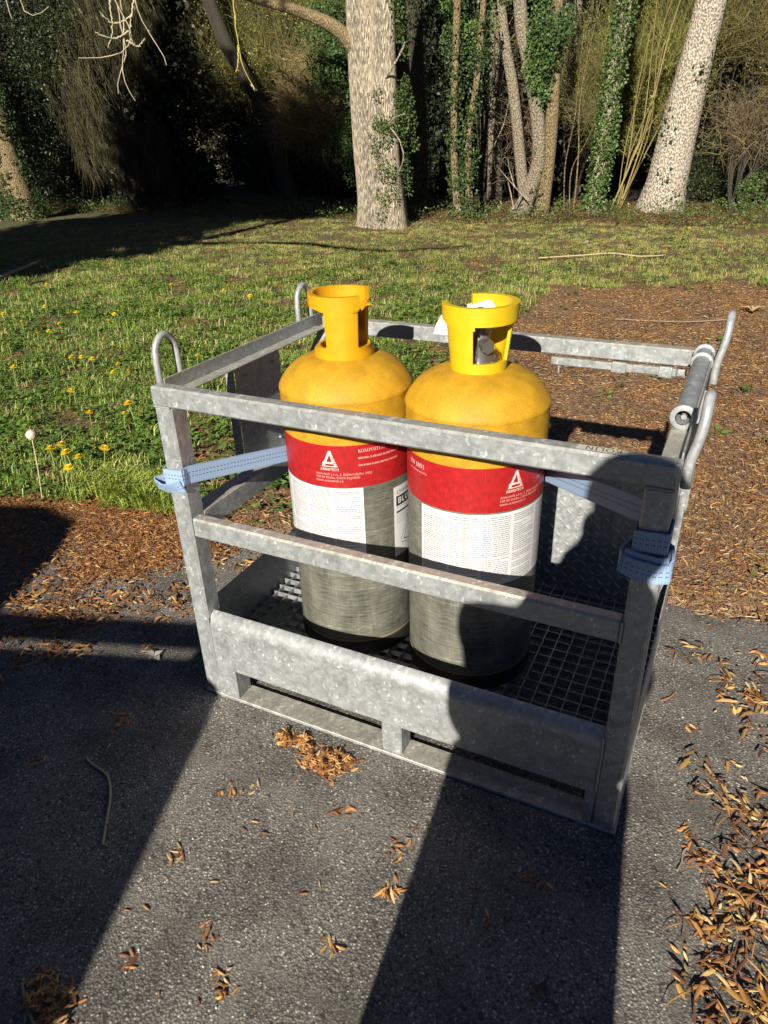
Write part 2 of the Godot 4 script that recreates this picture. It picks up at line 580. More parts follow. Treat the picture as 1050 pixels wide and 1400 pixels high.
func make_prints() -> void:
	var red := lin(0.40, 0.012, 0.014)
	var wt := lin(0.66, 0.56, 0.52)
	var b := Image.create_empty(2048, 224, false, Image.FORMAT_RGB8)
	b.fill(red)
	var dn := noise(FastNoiseLite.TYPE_SIMPLEX, 0.05, 3, 77)
	for y in 224:
		for x in 2048:
			var g := 0.93 + 0.09 * dn.get_noise_2d(x * 2.2, y * 0.35) + 0.08 * dn.get_noise_2d(x * 0.3, y * 0.4 + 500)
			b.set_pixel(x, y, Color(red.r * g, red.g + maxf(0, g - 0.97) * 0.35, red.b + maxf(0, g - 0.97) * 0.35))
	for k in 70:   # scuffs
		var x := R.randi_range(0, 2047)
		var y := R.randi_range(0, 180)
		for i in R.randi_range(10, 90):
			if y + i < 224: b.set_pixel(posmod(x + int(i * 0.04), 2048), y + i, b.get_pixel(posmod(x + int(i * 0.04), 2048), y + i).lerp(lin(0.62, 0.3, 0.3), rf(0.1, 0.5)))
	# print: the emblem sits at 180 degrees (x = 1024); 5.69 pixels per degree
	emblem(b, 1024, 28, 90, 84, wt)
	glyphs(b, "ARMOTECH", 978, 132, 19, wt, "Droid Sans", 700, 0.9)
	glyphs(b, "Armotech s.r.o., J. Dobrovského 2452", 950, 156, 16, wt, "Droid Serif")
	glyphs(b, "158 00 Praha, Czech Republic", 950, 174, 16, wt, "Droid Serif")
	glyphs(b, "www.armotech.cz", 950, 192, 16, wt, "Droid Serif")
	glyphs(b, "KOMPOZITNÍ", 1165, 38, 22, wt, "Droid Serif")
	microprint(b, 1165, 62, 225, 1, 20, 10, wt, 0, 0)
	microprint(b, 1165, 100, 215, 1, 20, 10, wt, 0, 0)
	glyphs(b, "UN 1051", 465, 54, 30, wt, "Droid Serif", 700)
	microprint(b, 470, 70, 130, 1, 20, 8, wt, 0, 0)
	var m := mat(Color(1, 1, 1), 0.4)
	m.albedo_texture = ImageTexture.create_from_image(b)
	M.red = m
	for w in 2:
		var im := Image.create_empty(1024, 560, false, Image.FORMAT_RGB8)
		im.fill(lin(0.62, 0.63, 0.65))
		var ink := lin(0.03, 0.035, 0.045)
		for k in 5:
			var x0 := 18 + k * 201
			var y0 := 26 if k else 60
			microprint(im, x0, y0, 178, 32 if k != 4 or w == 1 else 29, 15.6, 7, ink, 9)
		if w == 1:
			microprint(im, 18, 26, 110, 2, 11, 5, lin(0.05, 0.15, 0.3), 0, 0)
		var pm := mat(Color(1, 1, 1), 0.5)
		pm.albedo_texture = ImageTexture.create_from_image(im)
		M["label%d" % w] = pm
	var d := Image.create_empty(400, 480, false, Image.FORMAT_RGB8)
	d.fill(lin(0.66, 0.67, 0.68))
	var k := lin(0.015, 0.015, 0.018)
	glyphs(d, "Chladivo", 24, 52, 34, k)
	d.fill_rect(Rect2i(20, 66, 370, 66), k)
	glyphs(d, "BLUEFI", 30, 118, 56, lin(0.75, 0.75, 0.75), "Droid Sans", 700)
	microprint(d, 20, 140, 370, 1, 12, 6, lin(0.3, 0.3, 0.3))
	d.fill_rect(Rect2i(20, 168, 370, 12), k)
	microprint(d, 20, 192, 370, 6, 11, 5, lin(0.3, 0.3, 0.32))
	for i in 150:
		for q in 4:
			d.set_pixel(80 + q + i / 2, 380 - i, k)
			if i % 26 < 18: d.set_pixel(52 + q + i / 2, 380 - i, k)
		for q in 6:
			d.set_pixel(80 + i, 380 + q + i / 3, k)
			if i % 24 < 15: d.set_pixel(60 + i, 398 + q + i / 3, k)
	var dm := mat(Color(1, 1, 1), 0.5)
	dm.albedo_texture = ImageTexture.create_from_image(d)
	M.diagram = dm
	var kn := Image.create_empty(256, 64, false, Image.FORMAT_RGB8)
	kn.fill(lin(0.5, 0.47, 0.4))
	glyphs(kn, "KOLIN", 26, 54, 58, lin(0.02, 0.02, 0.02), "Droid Sans", 400, 1.15)
	kn.fill_rect(Rect2i(0, 0, 256, 3), lin(0.2, 0.2, 0.18))
	kn.fill_rect(Rect2i(0, 61, 256, 3), lin(0.2, 0.2, 0.18))
	var km := mat(Color(1, 1, 1), 0.7)
	km.albedo_texture = ImageTexture.create_from_image(kn)
	M.marking = km

# ---------------------------------------------------------------- ground
func edge_v(u: float) -> float:
	var e := 0.86 + 0.086 * (u + 0.9) if u > -0.9 else 0.86 + 0.24 * (u + 0.9)
	return maxf(e, -3.0) + 0.05 * nz.get_noise_1d(u * 60.0)

var mulch_poly := PackedVector2Array([Vector2(-0.95, 0.6), Vector2(-1.2, 1.65), Vector2(-1.12, 2.2), Vector2(-0.75, 2.8), Vector2(-0.75, 3.9), Vector2(-0.55, 4.7), Vector2(-0.47, 6.1), Vector2(0.43, 6.55), Vector2(1.4, 6.9), Vector2(4, 7.3), Vector2(9, 7), Vector2(9, 0.5)])
func mulch(u: float, v: float) -> float:   # 1 in the bed of brown litter, 0 in the lawn
	var q := Vector2(u + 0.35 * nz.get_noise_2d(u * 45, v * 45), v + 0.35 * nz.get_noise_2d(u * 45 + 900, v * 45))
	return 1.0 if Geometry2D.is_point_in_polygon(q, mulch_poly) else 0.0

func ground_h(u: float, v: float) -> float:
	var e := edge_v(u)
	var k := smoothstep(e - 0.04, e + 0.25, v)
	return lerpf(-0.03, 0.004, smoothstep(e - 0.03, e + 0.02, v)) + k * (0.012 + 0.02 * nz.get_noise_2d(u * 30, v * 30) + 0.05 * nz.get_noise_2d(u * 8, v * 8) * smoothstep(1.5, 5.0, v))

func in_view(p: Vector3, margin := 0.0) -> bool:
	var d := Vector2(p.x - 1.248, -p.z + 1.227)
	var a := rad_to_deg(atan2(d.x, d.y)) + 27.03
	return absf(a) < 33.0 + margin and d.length() > 0.3

func steps(lst: Array) -> Array:   # [from, step, from, step, ..., to]
	var o := []
	for i in range(0, lst.size() - 1, 2):
		var x: float = lst[i]
		while x < lst[i + 2] - 1e-5:
			o.append(x)
			x += lst[i + 1]
	o.append(lst[-1])
	return o

func build_ground() -> void:
	var us := steps([-120.0, 14.0, -22.0, 1.0, -14.0, 0.2, -6.0, 0.09, 3.2, 0.3, 9.0, 3.0, 21.0, 14.0, 119.0])
	var vs := steps([-100.0, 12.0, -16.0, 2.0, -4.0, 0.4, 0.0, 0.08, 5.0, 0.12, 9.0, 0.25, 20.0, 2.0, 40.0, 12.0, 124.0])
	var b := mb()
	var nu := us.size()
	for v in vs:
		for u in us:
			var p := P(u, v, ground_h(u, v))
			var hx := ground_h(u + 0.05, v) - ground_h(u - 0.05, v)
			var hv := ground_h(u, v + 0.05) - ground_h(u, v - 0.05)
			var c: Color
			var q := 0.5 + 0.5 * nz2.get_noise_2d(u * 20, v * 20)
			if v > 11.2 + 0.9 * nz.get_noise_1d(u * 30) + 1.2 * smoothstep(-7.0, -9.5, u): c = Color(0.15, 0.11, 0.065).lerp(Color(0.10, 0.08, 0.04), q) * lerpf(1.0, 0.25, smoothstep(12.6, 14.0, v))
			elif mulch(u, v) > 0.5: c = Color(0.27, 0.17, 0.095).lerp(Color(0.35, 0.24, 0.15), q)
			else: c = Color(0.16, 0.135, 0.06).lerp(Color(0.12, 0.125, 0.045), q)
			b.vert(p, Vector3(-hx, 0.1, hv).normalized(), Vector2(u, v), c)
	for j in vs.size() - 1:
		for i in nu - 1:
			var a := j * nu + i
			b.tri_i(a, a + 1, a + nu + 1)
			b.tri_i(a, a + nu + 1, a + nu)
	solo(b, "ground", M.soil, "brown earth of the lawn and the litter bed behind the steel cage", "ground", "structure")
	# asphalt sheet with a ragged rim
	b = mb()
	us = steps([-14.0, 1.0, -4.0, 0.04, 2.4, 1.0, 12.4])
	for u in us:
		var e := edge_v(u) + 0.02 * nz.get_noise_1d(u * 400.0)
		var row := steps([-14.0, 1.2, -2.0, 0.25, minf(e - 0.2, -1.0)])
		for k in 24:
			var v: float
			if k < 20: v = lerpf(-14.0, minf(e - 0.1, e), pow(k / 19.0, 0.5))
			else: v = e - 0.1 + 0.1 * (k - 19) / 4.0
			var drop := -0.02 if k == 23 else 0.0
			b.vert(P(u, v, drop), Vector3.UP, Vector2(u, v), Color.WHITE)
	for i in us.size() - 1:
		for k in 23:
			var a := i * 24 + k
			b.tri_i(a, a + 24, a + 25)
			b.tri_i(a, a + 25, a + 1)
	solo(b, "pavement", M.asphalt, "coarse grey asphalt that the steel cage stands on", "pavement", "structure")
	# wooded bank behind everything
	b = mb()
	var ws := steps([-70.0, 4.0, 40.0])
	for u in ws:
		for k in 9:
			var v := 31.0 + k * 4.0
			b.vert(P(u, v, -0.3 + 11.0 * smoothstep(0, 1, k / 5.0) + 1.5 * nz.get_noise_2d(u * 5, v * 5)), Vector3(0, 0.7, 0.7), Vector2(u, v), Color(0.05, 0.05, 0.025))
	for i in ws.size() - 1:
		for k in 8:
			var a := i * 9 + k
			b.tri_i(a, a + 9, a + 10); b.tri_i(a, a + 10, a + 1)
	solo(b, "hillside", M.soil, "dark wooded bank closing the view behind the trees", "hillside", "structure")

# ---------------------------------------------------------------- small repeated shapes
func blade_tuft(blades: int, tall: float, spread: float, wide: float, lean: float) -> ArrayMesh:
	var b := mb()
	for i in blades:
		var a := rf(0, TAU)
		var r := spread * sqrt(R.randf())
		var p0 := Vector3(cos(a) * r, 0, sin(a) * r)
		var d := rf(0, TAU)
		var out := Vector3(cos(d), 0, sin(d))
		var side := Vector3(-sin(d), 0, cos(d)) * wide * rf(0.6, 1.3)
		var hgt := tall * rf(0.5, 1.15)
		var bend := lean * rf(0.3, 1.4)
		var p1 := p0 + Vector3(0, hgt * 0.6, 0) + out * hgt * bend * 0.35
		var p2 := p0 + Vector3(0, hgt * 0.95 * (1.0 - 0.35 * bend), 0) + out * hgt * bend
		var nn := (2.0 * side).cross(p1 - p0).normalized()
		b.col = Color(1, 1, 1) * rf(0.75, 1.2)
		b.col.a = 1
		var f := b.v.size()
		for q in [p0 - side, p0 + side, p1 + side * 0.8, p1 - side * 0.8, p2]: b.vert(q, nn, Vector2.ZERO, b.col)
		b.tri_i(f, f + 1, f + 2); b.tri_i(f, f + 2, f + 3); b.tri_i(f + 3, f + 2, f + 4)
	return b.mesh()

func leaf(b: MB, ctr: Vector3, along: Vector3, up: Vector3, L: float, W: float, cup := 0.15) -> void:
	var s := along.cross(up).normalized()
	var nn := s.cross(along).normalized()
	var f := b.v.size()
	var pts := [ctr, ctr + along * L * 0.35 + s * W + nn * cup * L, ctr + along * L, ctr + along * L * 0.35 - s * W + nn * cup * L, ctr + along * L * 0.45]
	for q in pts: b.vert(q, nn, Vector2.ZERO, b.col)
	b.tri_i(f, f + 1, f + 4); b.tri_i(f + 1, f + 2, f + 4); b.tri_i(f + 4, f + 2, f + 3); b.tri_i(f, f + 4, f + 3)

func leaf_clump(count: int, rad: Vector3, L: float, W: float, facing: Vector3, loose: float) -> ArrayMesh:
	var b := mb()
	for i in count:
		var p := Vector3(rf(-1, 1), rf(-1, 1), rf(-1, 1)) * rad
		var al := Vector3(rf(-1, 1), rf(-1, 0.6), rf(-1, 1)).normalized()
		var up := (facing + Vector3(rf(-1, 1), rf(-1, 1), rf(-1, 1)) * loose).normalized()
		b.col = Color(1, 1, 1) * rf(0.65, 1.35)
		b.col.a = 1
		var k := rf(0.6, 1.3)
		leaf(b, p, al, up, L * k, W * k)
	return b.mesh()

func weed_rosette(count: int, L: float, W: float) -> ArrayMesh:
	var b := mb()
	for i in count:
		var a := rf(0, TAU)
		var r := rf(0.0, 0.06)
		var h := rf(0.01, 0.06)
		var out := Vector3(cos(a), rf(-0.1, 0.5), sin(a)).normalized()
		b.col = Color(1, 1, 1) * rf(0.7, 1.3)
		b.col.a = 1
		leaf(b, Vector3(cos(a) * r, h, sin(a) * r), out, Vector3(rf(-.3, .3), 1, rf(-.3, .3)), L * rf(0.6, 1.2), W * rf(0.7, 1.2), 0.1)
	return b.mesh()

func sliver(b: MB, p: Vector3, dir: Vector3, up: Vector3, L: float, W: float, curl: float) -> void:
	# a dry bud scale: a small boat-shaped chip
	var s := dir.cross(up).normalized()
	var nn := s.cross(dir).normalized()
	var f := b.v.size()
	var m0 := p - dir * L * 0.15
	var m1 := p + dir * L * 0.2
	for q in [[p - dir * L * 0.5 - nn * curl * L * 0.4, nn], [m0 + s * W - nn * W * 0.5, (nn + s).normalized()], [m0 + nn * W * 0.4, nn], [m0 - s * W - nn * W * 0.5, (nn - s).normalized()], [m1 + s * W * 0.8 - nn * W * 0.5, (nn + s).normalized()], [m1 + nn * W * 0.4, nn], [m1 - s * W * 0.8 - nn * W * 0.5, (nn - s).normalized()], [p + dir * L * 0.5 - nn * curl * L * 0.4, nn]]:
		b.vert(q[0], q[1], Vector2.ZERO, b.col)
	for w in [[0, 2, 1], [0, 3, 2], [1, 2, 5], [1, 5, 4], [2, 3, 6], [2, 6, 5], [4, 5, 7], [5, 6, 7]]: b.tri_i(f + w[0], f + w[2], f + w[1])

func scale_color() -> Color:
	var k := R.randf()
	var c: Color
	if k < 0.45: c = Color(0.31, 0.14, 0.042)
	elif k < 0.7: c = Color(0.43, 0.23, 0.07)
	elif k < 0.9: c = Color(0.17, 0.065, 0.03)
	else: c = Color(0.48, 0.33, 0.15)
	c *= rf(0.7, 1.2)
	c.a = 1
	return c

func litter_clump(count: int, rad: float, L: float, W: float, thick: float) -> ArrayMesh:
	var b := mb()
	for i in count:
		var a := rf(0, TAU)
		var r := rad * sqrt(R.randf())
		b.col = scale_color()
		var d := rf(0, TAU)
		var kind := R.randf()
		var ll := L * rf(0.5, 1.3)
		var ww := W * rf(0.6, 1.3)
		if kind < 0.16: ll = L * rf(1.2, 2.2); ww = W * 0.35       # stalks
		elif kind < 0.4: ll = L * rf(0.2, 0.45); ww = W * rf(0.5, 1.2)   # broken bits
		sliver(b, Vector3(cos(a) * r, rf(0.002, thick), sin(a) * r), Vector3(cos(d), rf(-0.25, 0.25), sin(d)).normalized(), Vector3(rf(-.5, .5), 1, rf(-.5, .5)).normalized(), ll, ww, rf(-0.1, 0.55))
	return b.mesh()

func twig_bundle(count: int, L: float, r: float, spread: float, up: Vector3, wav: float, droop := 0.0) -> ArrayMesh:
	var b := mb()
	for i in count:
		var d := (up + Vector3(rf(-1, 1), rf(-1, 1), rf(-1, 1)) * spread).normalized()
		var p := Vector3(rf(-1, 1), rf(-1, 1), rf(-1, 1)) * L * 0.25
		var rr := r * rf(0.5, 1.3)
		b.col = Color(1, 1, 1) * rf(0.6, 1.4)
		b.col.a = 1
		var q := p
		var n := 4
		var ln := L * rf(0.5, 1.2) / n
		var prev := b.v.size()
		for k in n + 1:
			var e := d.cross(Vector3(0.3, 0.9, 0.2)).normalized()
			var g := d.cross(e)
			var r2 := rr * (1.0 - 0.8 * k / n)
			for w in 3:
				var o := e * cos(TAU * w / 3) + g * sin(TAU * w / 3)
				b.vert(q + o * r2, o, Vector2.ZERO, b.col)
			if k > 0:
				var f := b.v.size() - 6
				for w in 3:
					var w2 := (w + 1) % 3
					b.tri_i(f + w, f + w2, f + 3 + w2); b.tri_i(f + w, f + 3 + w2, f + 3 + w)
			q += d * ln
			d = (d + Vector3(rf(-1, 1), rf(-1, 1), rf(-1, 1)) * wav + Vector3(0, -droop, 0)).normalized()
	return b.mesh()

var K := {}
func make_small_shapes() -> void:
	K.grass = [blade_tuft(17, 0.06, 0.06, 0.0022, 1.0), blade_tuft(16, 0.045, 0.06, 0.0025, 1.3), blade_tuft(15, 0.08, 0.055, 0.0022, 0.95)]
	K.tall = [blade_tuft(24, 0.15, 0.05, 0.0022, 0.85)]
	K.weed = [weed_rosette(9, 0.035, 0.012), weed_rosette(8, 0.028, 0.014), weed_rosette(7, 0.05, 0.012)]
	K.litter = [litter_clump(16, 0.08, 0.034, 0.0034, 0.02), litter_clump(18, 0.09, 0.03, 0.003, 0.025), litter_clump(14, 0.08, 0.045, 0.0022, 0.02)]
	K.scales = [litter_clump(7, 0.045, 0.034, 0.0044, 0.014), litter_clump(4, 0.04, 0.036, 0.005, 0.01), litter_clump(10, 0.05, 0.032, 0.004, 0.02)]
	K.ivy = [leaf_clump(14, Vector3(0.12, 0.14, 0.07), 0.05, 0.022, Vector3(0, 0.5, 1), 0.9), leaf_clump(12, Vector3(0.1, 0.12, 0.05), 0.042, 0.02, Vector3(0, 0.6, 0.9), 0.8)]
	K.sprig = [leaf_clump(26, Vector3(0.26, 0.26, 0.26), 0.06, 0.015, Vector3(0, 0.8, 0.5), 1.0), leaf_clump(22, Vector3(0.3, 0.2, 0.3), 0.05, 0.014, Vector3(0, 1, 0), 1.2)]
	K.bigsprig = [leaf_clump(60, Vector3(0.5, 0.45, 0.5), 0.17, 0.06, Vector3(0, 0.7, 0.6), 1.0)]
	K.twigs = [twig_bundle(11, 0.8, 0.0042, 0.8, Vector3.UP, 0.25), twig_bundle(10, 0.7, 0.0038, 1.1, Vector3.UP, 0.35)]
	K.tangle = [twig_bundle(8, 0.7, 0.006, 1.8, Vector3(0, -0.3, 0.2), 0.35, 0.1), twig_bundle(8, 0.6, 0.0055, 2.0, Vector3(0, 0.2, 0.1), 0.45)]
	K.droop = [twig_bundle(14, 0.5, 0.007, 0.4, Vector3(0.25, -1, 0), 0.2, 0.15), twig_bundle(12, 0.4, 0.007, 0.6, Vector3(0.3, -1, 0), 0.25, 0.15)]

func spot_tf(p: Vector3, sc: float, tilt := 0.15) -> Transform3D:
	return Transform3D(Basis(Vector3(rf(-1, 1), 0, rf(-1, 1)).normalized(), rf(-tilt, tilt)) * Basis(Vector3.UP, rf(0, TAU)) * Basis().scaled(Vector3.ONE * sc), p)

func shade_c(c: Color, lo := 0.7, hi := 1.3) -> Color:
	var k := rf(lo, hi)
	return Color(c.r * k * rf(0.9, 1.1), c.g * k, c.b * k * rf(0.85, 1.1))

func build_cover() -> void:
	var gw := [[], [], []]
	var gc := [[], [], []]
	var ww := [[], [], []]
	var wc := [[], [], []]
	var lw := [[], [], []]
	var lc := [[], [], []]
	var tries := 0
	# lawn
	for i in 64000:
		var d := 1.2 + 14.0 * pow(R.randf(), 0.85)
		var a := deg_to_rad(-27.03 + rf(-36, 36))
		var u := 1.248 + sin(a) * d
		var v := -1.227 + cos(a) * d
		if v < edge_v(u) + 0.03 or v > 14.5: continue
		var m := mulch(u, v)
		var n1 := nz2.get_noise_2d(u * 28, v * 28)
		var n2 := nz.get_noise_2d(u * 14 + 300, v * 14)
		var p := P(u, v, ground_h(u, v) - 0.004)
		if m > 0.5 and v < 12:
			var green := 0.0
			if u < -0.15 and v < 2.9: green = 0.30 * smoothstep(-0.1, 0.35, n1)
			if R.randf() < green or R.randf() < 0.004 + 0.25 * smoothstep(0.1, 0.5, n2) * (1.0 if mulch(u - 0.35, v + 0.35) < 0.5 else 0.0):
				var k := R.randi() % 3
				ww[k].append(spot_tf(p, rf(0.7, 1.4)))
				wc[k].append(shade_c(Color(0.11, 0.19, 0.033)))
			continue
		var wood := smoothstep(11.2, 12.6, v + 0.8 * n2 - 1.2 * smoothstep(-7.0, -9.5, u))
		if R.randf() < wood * 0.85: continue
		var far := smoothstep(3.5, 9.0, v)
		var thin := smoothstep(0.05, 0.4, -n1) * 0.8 + 0.2 * far
		if R.randf() < thin: 
			if R.randf() < 0.35:
				var k := R.randi() % 3
				lw[k].append(spot_tf(p, rf(0.7, 1.2)))
				lc[k].append(Color(1.1, 1.25, 1.5) * rf(0.6, 1.0))
			continue
		if R.randf() < (0.6 if n2 > 0.0 else 0.22) * (1.0 - 0.8 * far):
			var k := R.randi() % 3
			ww[k].append(spot_tf(p, rf(0.6, 1.15)))
			wc[k].append(shade_c(Color(0.12, 0.215, 0.035)))
		else:
			var k := R.randi() % 3
			gw[k].append(spot_tf(p, rf(0.6, 1.2) * lerpf(1.0, 0.6, far)))
			var c := Color(0.19, 0.285, 0.04).lerp(Color(0.35, 0.35, 0.09), clampf(far * 0.75 + n1 * 0.6 + 0.1, 0, 1))
			if R.randf() < 0.12: c = Color(0.48, 0.38, 0.19)
			gc[k].append(shade_c(c))
	for k in 3:
		tag(scatter("grass", K.grass[k], M.grass, gw[k], gc[k]), ["short lawn grass in medium blades", "low lawn grass in bent blades", "longer lawn grass in thin blades"][k] + " between cage and trees", "grass")
	# brown bed behind and beside the cage, and the drift over the asphalt edge
	for i in 30000:
		var d := 1.7 + 8.5 * pow(R.randf(), 0.75)
		var a := deg_to_rad(-27.03 + rf(-30, 38))
		var u := 1.248 + sin(a) * d
		var v := -1.227 + cos(a) * d
		if v < edge_v(u) - 0.02 or mulch(u, v) < 0.5: continue
		if u < -0.2 and R.randf() < 0.3: continue
		var k := R.randi() % 3
		lw[k].append(spot_tf(P(u, v, ground_h(u, v) - 0.004), rf(0.7, 1.25)))
		lc[k].append(Color(1.05, 1.25, 1.6) * rf(0.65, 1.3) * (Color(1, 1, 1) if nz.get_noise_2d(u * 40, v * 40) < 0.15 else Color(0.8, 0.85, 1.0)))
	for i in 2600:   # the ragged rim between lawn and asphalt
		var u := rf(-4.5, -0.85)
		var v := edge_v(u) + R.randfn(0.02, 0.09)
		var k := R.randi() % 3
		if nz.get_noise_2d(u * 60, v * 60) < -0.1: continue
		if R.randf() < 0.16 and v > edge_v(u) - 0.04:
			ww[k].append(spot_tf(P(u, v, 0.0), rf(0.5, 1.0)))
			wc[k].append(shade_c(Color(0.12, 0.19, 0.035)))
		else:
			lw[k].append(spot_tf(P(u, v, maxf(0.0, ground_h(u, v) - 0.004)), rf(0.6, 1.1)))
			lc[k].append(Color(1, 1, 1) * rf(0.6, 1.3))
	for i in 3400:   # matted drift over the asphalt left of the cage
		var u := rf(-1.7, -0.3)
		var v := rf(-0.05, 0.9)
		var dense := smoothstep(0.05, 0.45, v + 0.1 * nz2.get_noise_2d(u * 50, v * 50)) * smoothstep(-0.35, -0.6, u + 0.25 * (0.9 - v) * 0.0) + 0.9 * nz.get_noise_2d(u * 55, v * 55)
		if v > edge_v(u) + 0.02 or dense < 0.45 + 0.6 * R.randf(): continue
		if u > -0.55 and v < 0.62 and R.randf() < 0.75: continue
		var k := R.randi() % 3
		lw[k].append(spot_tf(P(u, v, 0.0), rf(0.5, 0.9)))
		lc[k].append(Color(1.15, 1.2, 1.3) * rf(0.6, 1.4))
	for i in 5200:   # under the trees, coarse and pale
		var u := rf(-14, 3)
		var v := rf(11.0, 15.0)
		if v < 11.4 + nz.get_noise_1d(u * 30): continue
		var k := R.randi() % 3
		lw[k].append(spot_tf(P(u, v, ground_h(u, v)), rf(1.2, 2.4)))
		lc[k].append(Color(0.9, 1.0, 1.2) * rf(0.4, 0.9))
	for k in 3:
		tag(scatter("broadleaf_weeds", K.weed[k], M.leaf, ww[k], wc[k]), ["clover sized", "small round leaved", "long leaved"][k] + " green weeds growing low among the lawn grass", "weeds")
		tag(scatter("brown_litter", K.litter[k], M.litter, lw[k], lc[k]), ["short brown", "fine brown", "needle thin brown"][k] + " plant litter covering the bed behind the cage", "litter")
	# loose scales drifting over the asphalt at the left and at the right
	for side in 2:
		var sw := [[], [], []]
		var sc := [[], [], []]
		var ctr: Array = [[-1.21, .5], [-1.13, .62], [-.9, .72], [-.665, .69], [-1.05, .3], [-.9, .3], [-.78, .385], [-.63, .43], [-.86, .16], [-.72, .18], [-.53, .27], [-.42, .29], [-.6, .58], [-.5, .66], [-.76, .55], [-1.0, .5], [-.785, -.02], [-.66, .043], [-.62, -.05], [-.7, .1], [-.95, .12], [-1.1, .15], [-.37, .69], [-.68, -.16], [-.9, -.05], [-.95, .6], [-.8, .62]] if side == 0 else [[1.364, .754], [1.42, .671], [1.474, .822], [1.443, .6], [1.503, .471], [1.47, .55], [1.43, .248], [1.462, .193], [1.5, .141], [1.46, 0], [1.513, .066], [1.43, -.044], [1.42, -.149], [1.46, -.162], [1.516, -.081], [1.493, -.206], [1.472, -.303], [1.455, -.287], [1.527, -.263], [1.486, -.024], [1.53, .3], [1.56, .0], [1.58, -.2], [1.6, .2], [1.6, .5], [1.55, .65], [1.57, -.35], [1.65, .0], [1.66, -.2], [1.5, -.4], [1.6, -.45], [1.52, -.14], [1.5, .02]]
		for e in ctr:
			for j in (R.randi_range(12, 19) if side == 0 else R.randi_range(2, 4)):
				var k := R.randi() % 3
				var r := 0.085 if side == 0 else 0.03
				var u: float = e[0] + R.randfn(0, r)
				var v: float = e[1] + R.randfn(0, r)
				if v > edge_v(u) + 0.02: continue
				sw[k].append(spot_tf(P(u, v, 0.0), rf(0.7, 1.15) * (1.3 if side else 1.1), 0.05))
				sc[k].append(Color(1, 1, 1) * rf(0.75, 1.3) * (Color(1.2, 1.3, 1.35) if side else Color(1, 1, 1)))
		for k in 3:
			tag(scatter("loose_bud_scales", K.scales[k], M.litter, sw[k], sc[k]), "dry %s bud scales drifted over the asphalt at the %s" % [["ochre", "thinly spread", "heaped"][k], "left of the cage" if side == 0 else "right edge"], "bud scales")
	# pale grit in the asphalt, single chips everywhere
	var pw := []
	var pc := []
	var g := mb()
	g.lathe(Vector3.ZERO, [[0.5, 0.0], [0.45, 0.3], [0.2, 0.5], [0.0, 0.52]], 6)
	for i in 2000:
		var u := rf(-1.4, 1.9)
		var v := rf(-1.2, 1.05)
		if v > edge_v(u): continue
		pw.append(spot_tf(P(u, v, 0.0), 0.0018 + 0.004 * pow(R.randf(), 5.0), 0.1))
		pc.append(Color(1, 0.97, 0.9) * rf(0.2, 0.6))
	tag(scatter("pale_grit", g.mesh(), M.white_stone, pw, pc), "tiny pale stone chips lying in the asphalt", "grit")
	var cw := []
	var cc := []
	var one := mb()
	sliver(one, Vector3(0, 0.003, 0), Vector3.RIGHT, Vector3.UP, 0.03, 0.0032, 0.2)
	for i in 420:
		var u := rf(-1.3, 1.8)
		var v := rf(-1.1, 0.95)
		if v > edge_v(u): continue
		if u > 0.25 and u < 1.3 and v > 0.0 and v < 0.8: continue
		if R.randf() < 0.35 and u > 0.2 and u < 1.25: continue
		cw.append(spot_tf(P(u, v, 0.001), rf(0.3, 1.0), 0.1))
		cc.append(scale_color())
	tag(scatter("stray_bud_scales", one.mesh(), M.litter, cw, cc), "single dry bud scales strewn thinly over the asphalt", "bud scales")

func clump_thing(called: String, label: String, pts: Array, per: int, sd: float, big := 1.0) -> void:
	var b := mb()
	var c := Vector3.ZERO
	for e in pts: c += P(e[0], e[1]) / pts.size()
	for e in pts:
		for j in per:
			b.col = scale_color() * 1.2
			var d := rf(0, TAU)
			var q := Vector2(R.randfn(0, sd), R.randfn(0, sd))
			var up := maxf(0.003, (0.02 if per > 20 else 0.006) * exp(-q.length_squared() / (sd * sd)) * rf(0.3, 1.2))
			sliver(b, P(e[0] + q.x, e[1] + q.y, up) - c, Vector3(cos(d), rf(-.25, .25), sin(d)).normalized(), Vector3(rf(-.6, .6), 1, rf(-.6, .6)).normalized(), 0.032 * rf(0.45, 1.3) * big, 0.0042 * rf(0.5, 1.3) * big, rf(-.1, .55))
	var o := solo(b, called, M.litter, label, "bud scales")
	o.position = c

# ---------------------------------------------------------------- the cage
const W := 1.2
const H := 0.96
const D := 0.82

func gb() -> MB:
	var b := mb(Color(0.75, 0.76, 0.76))
	b.has_dust = true
	b.dust = Color(0.95, 0.88, 0.77)
	return b

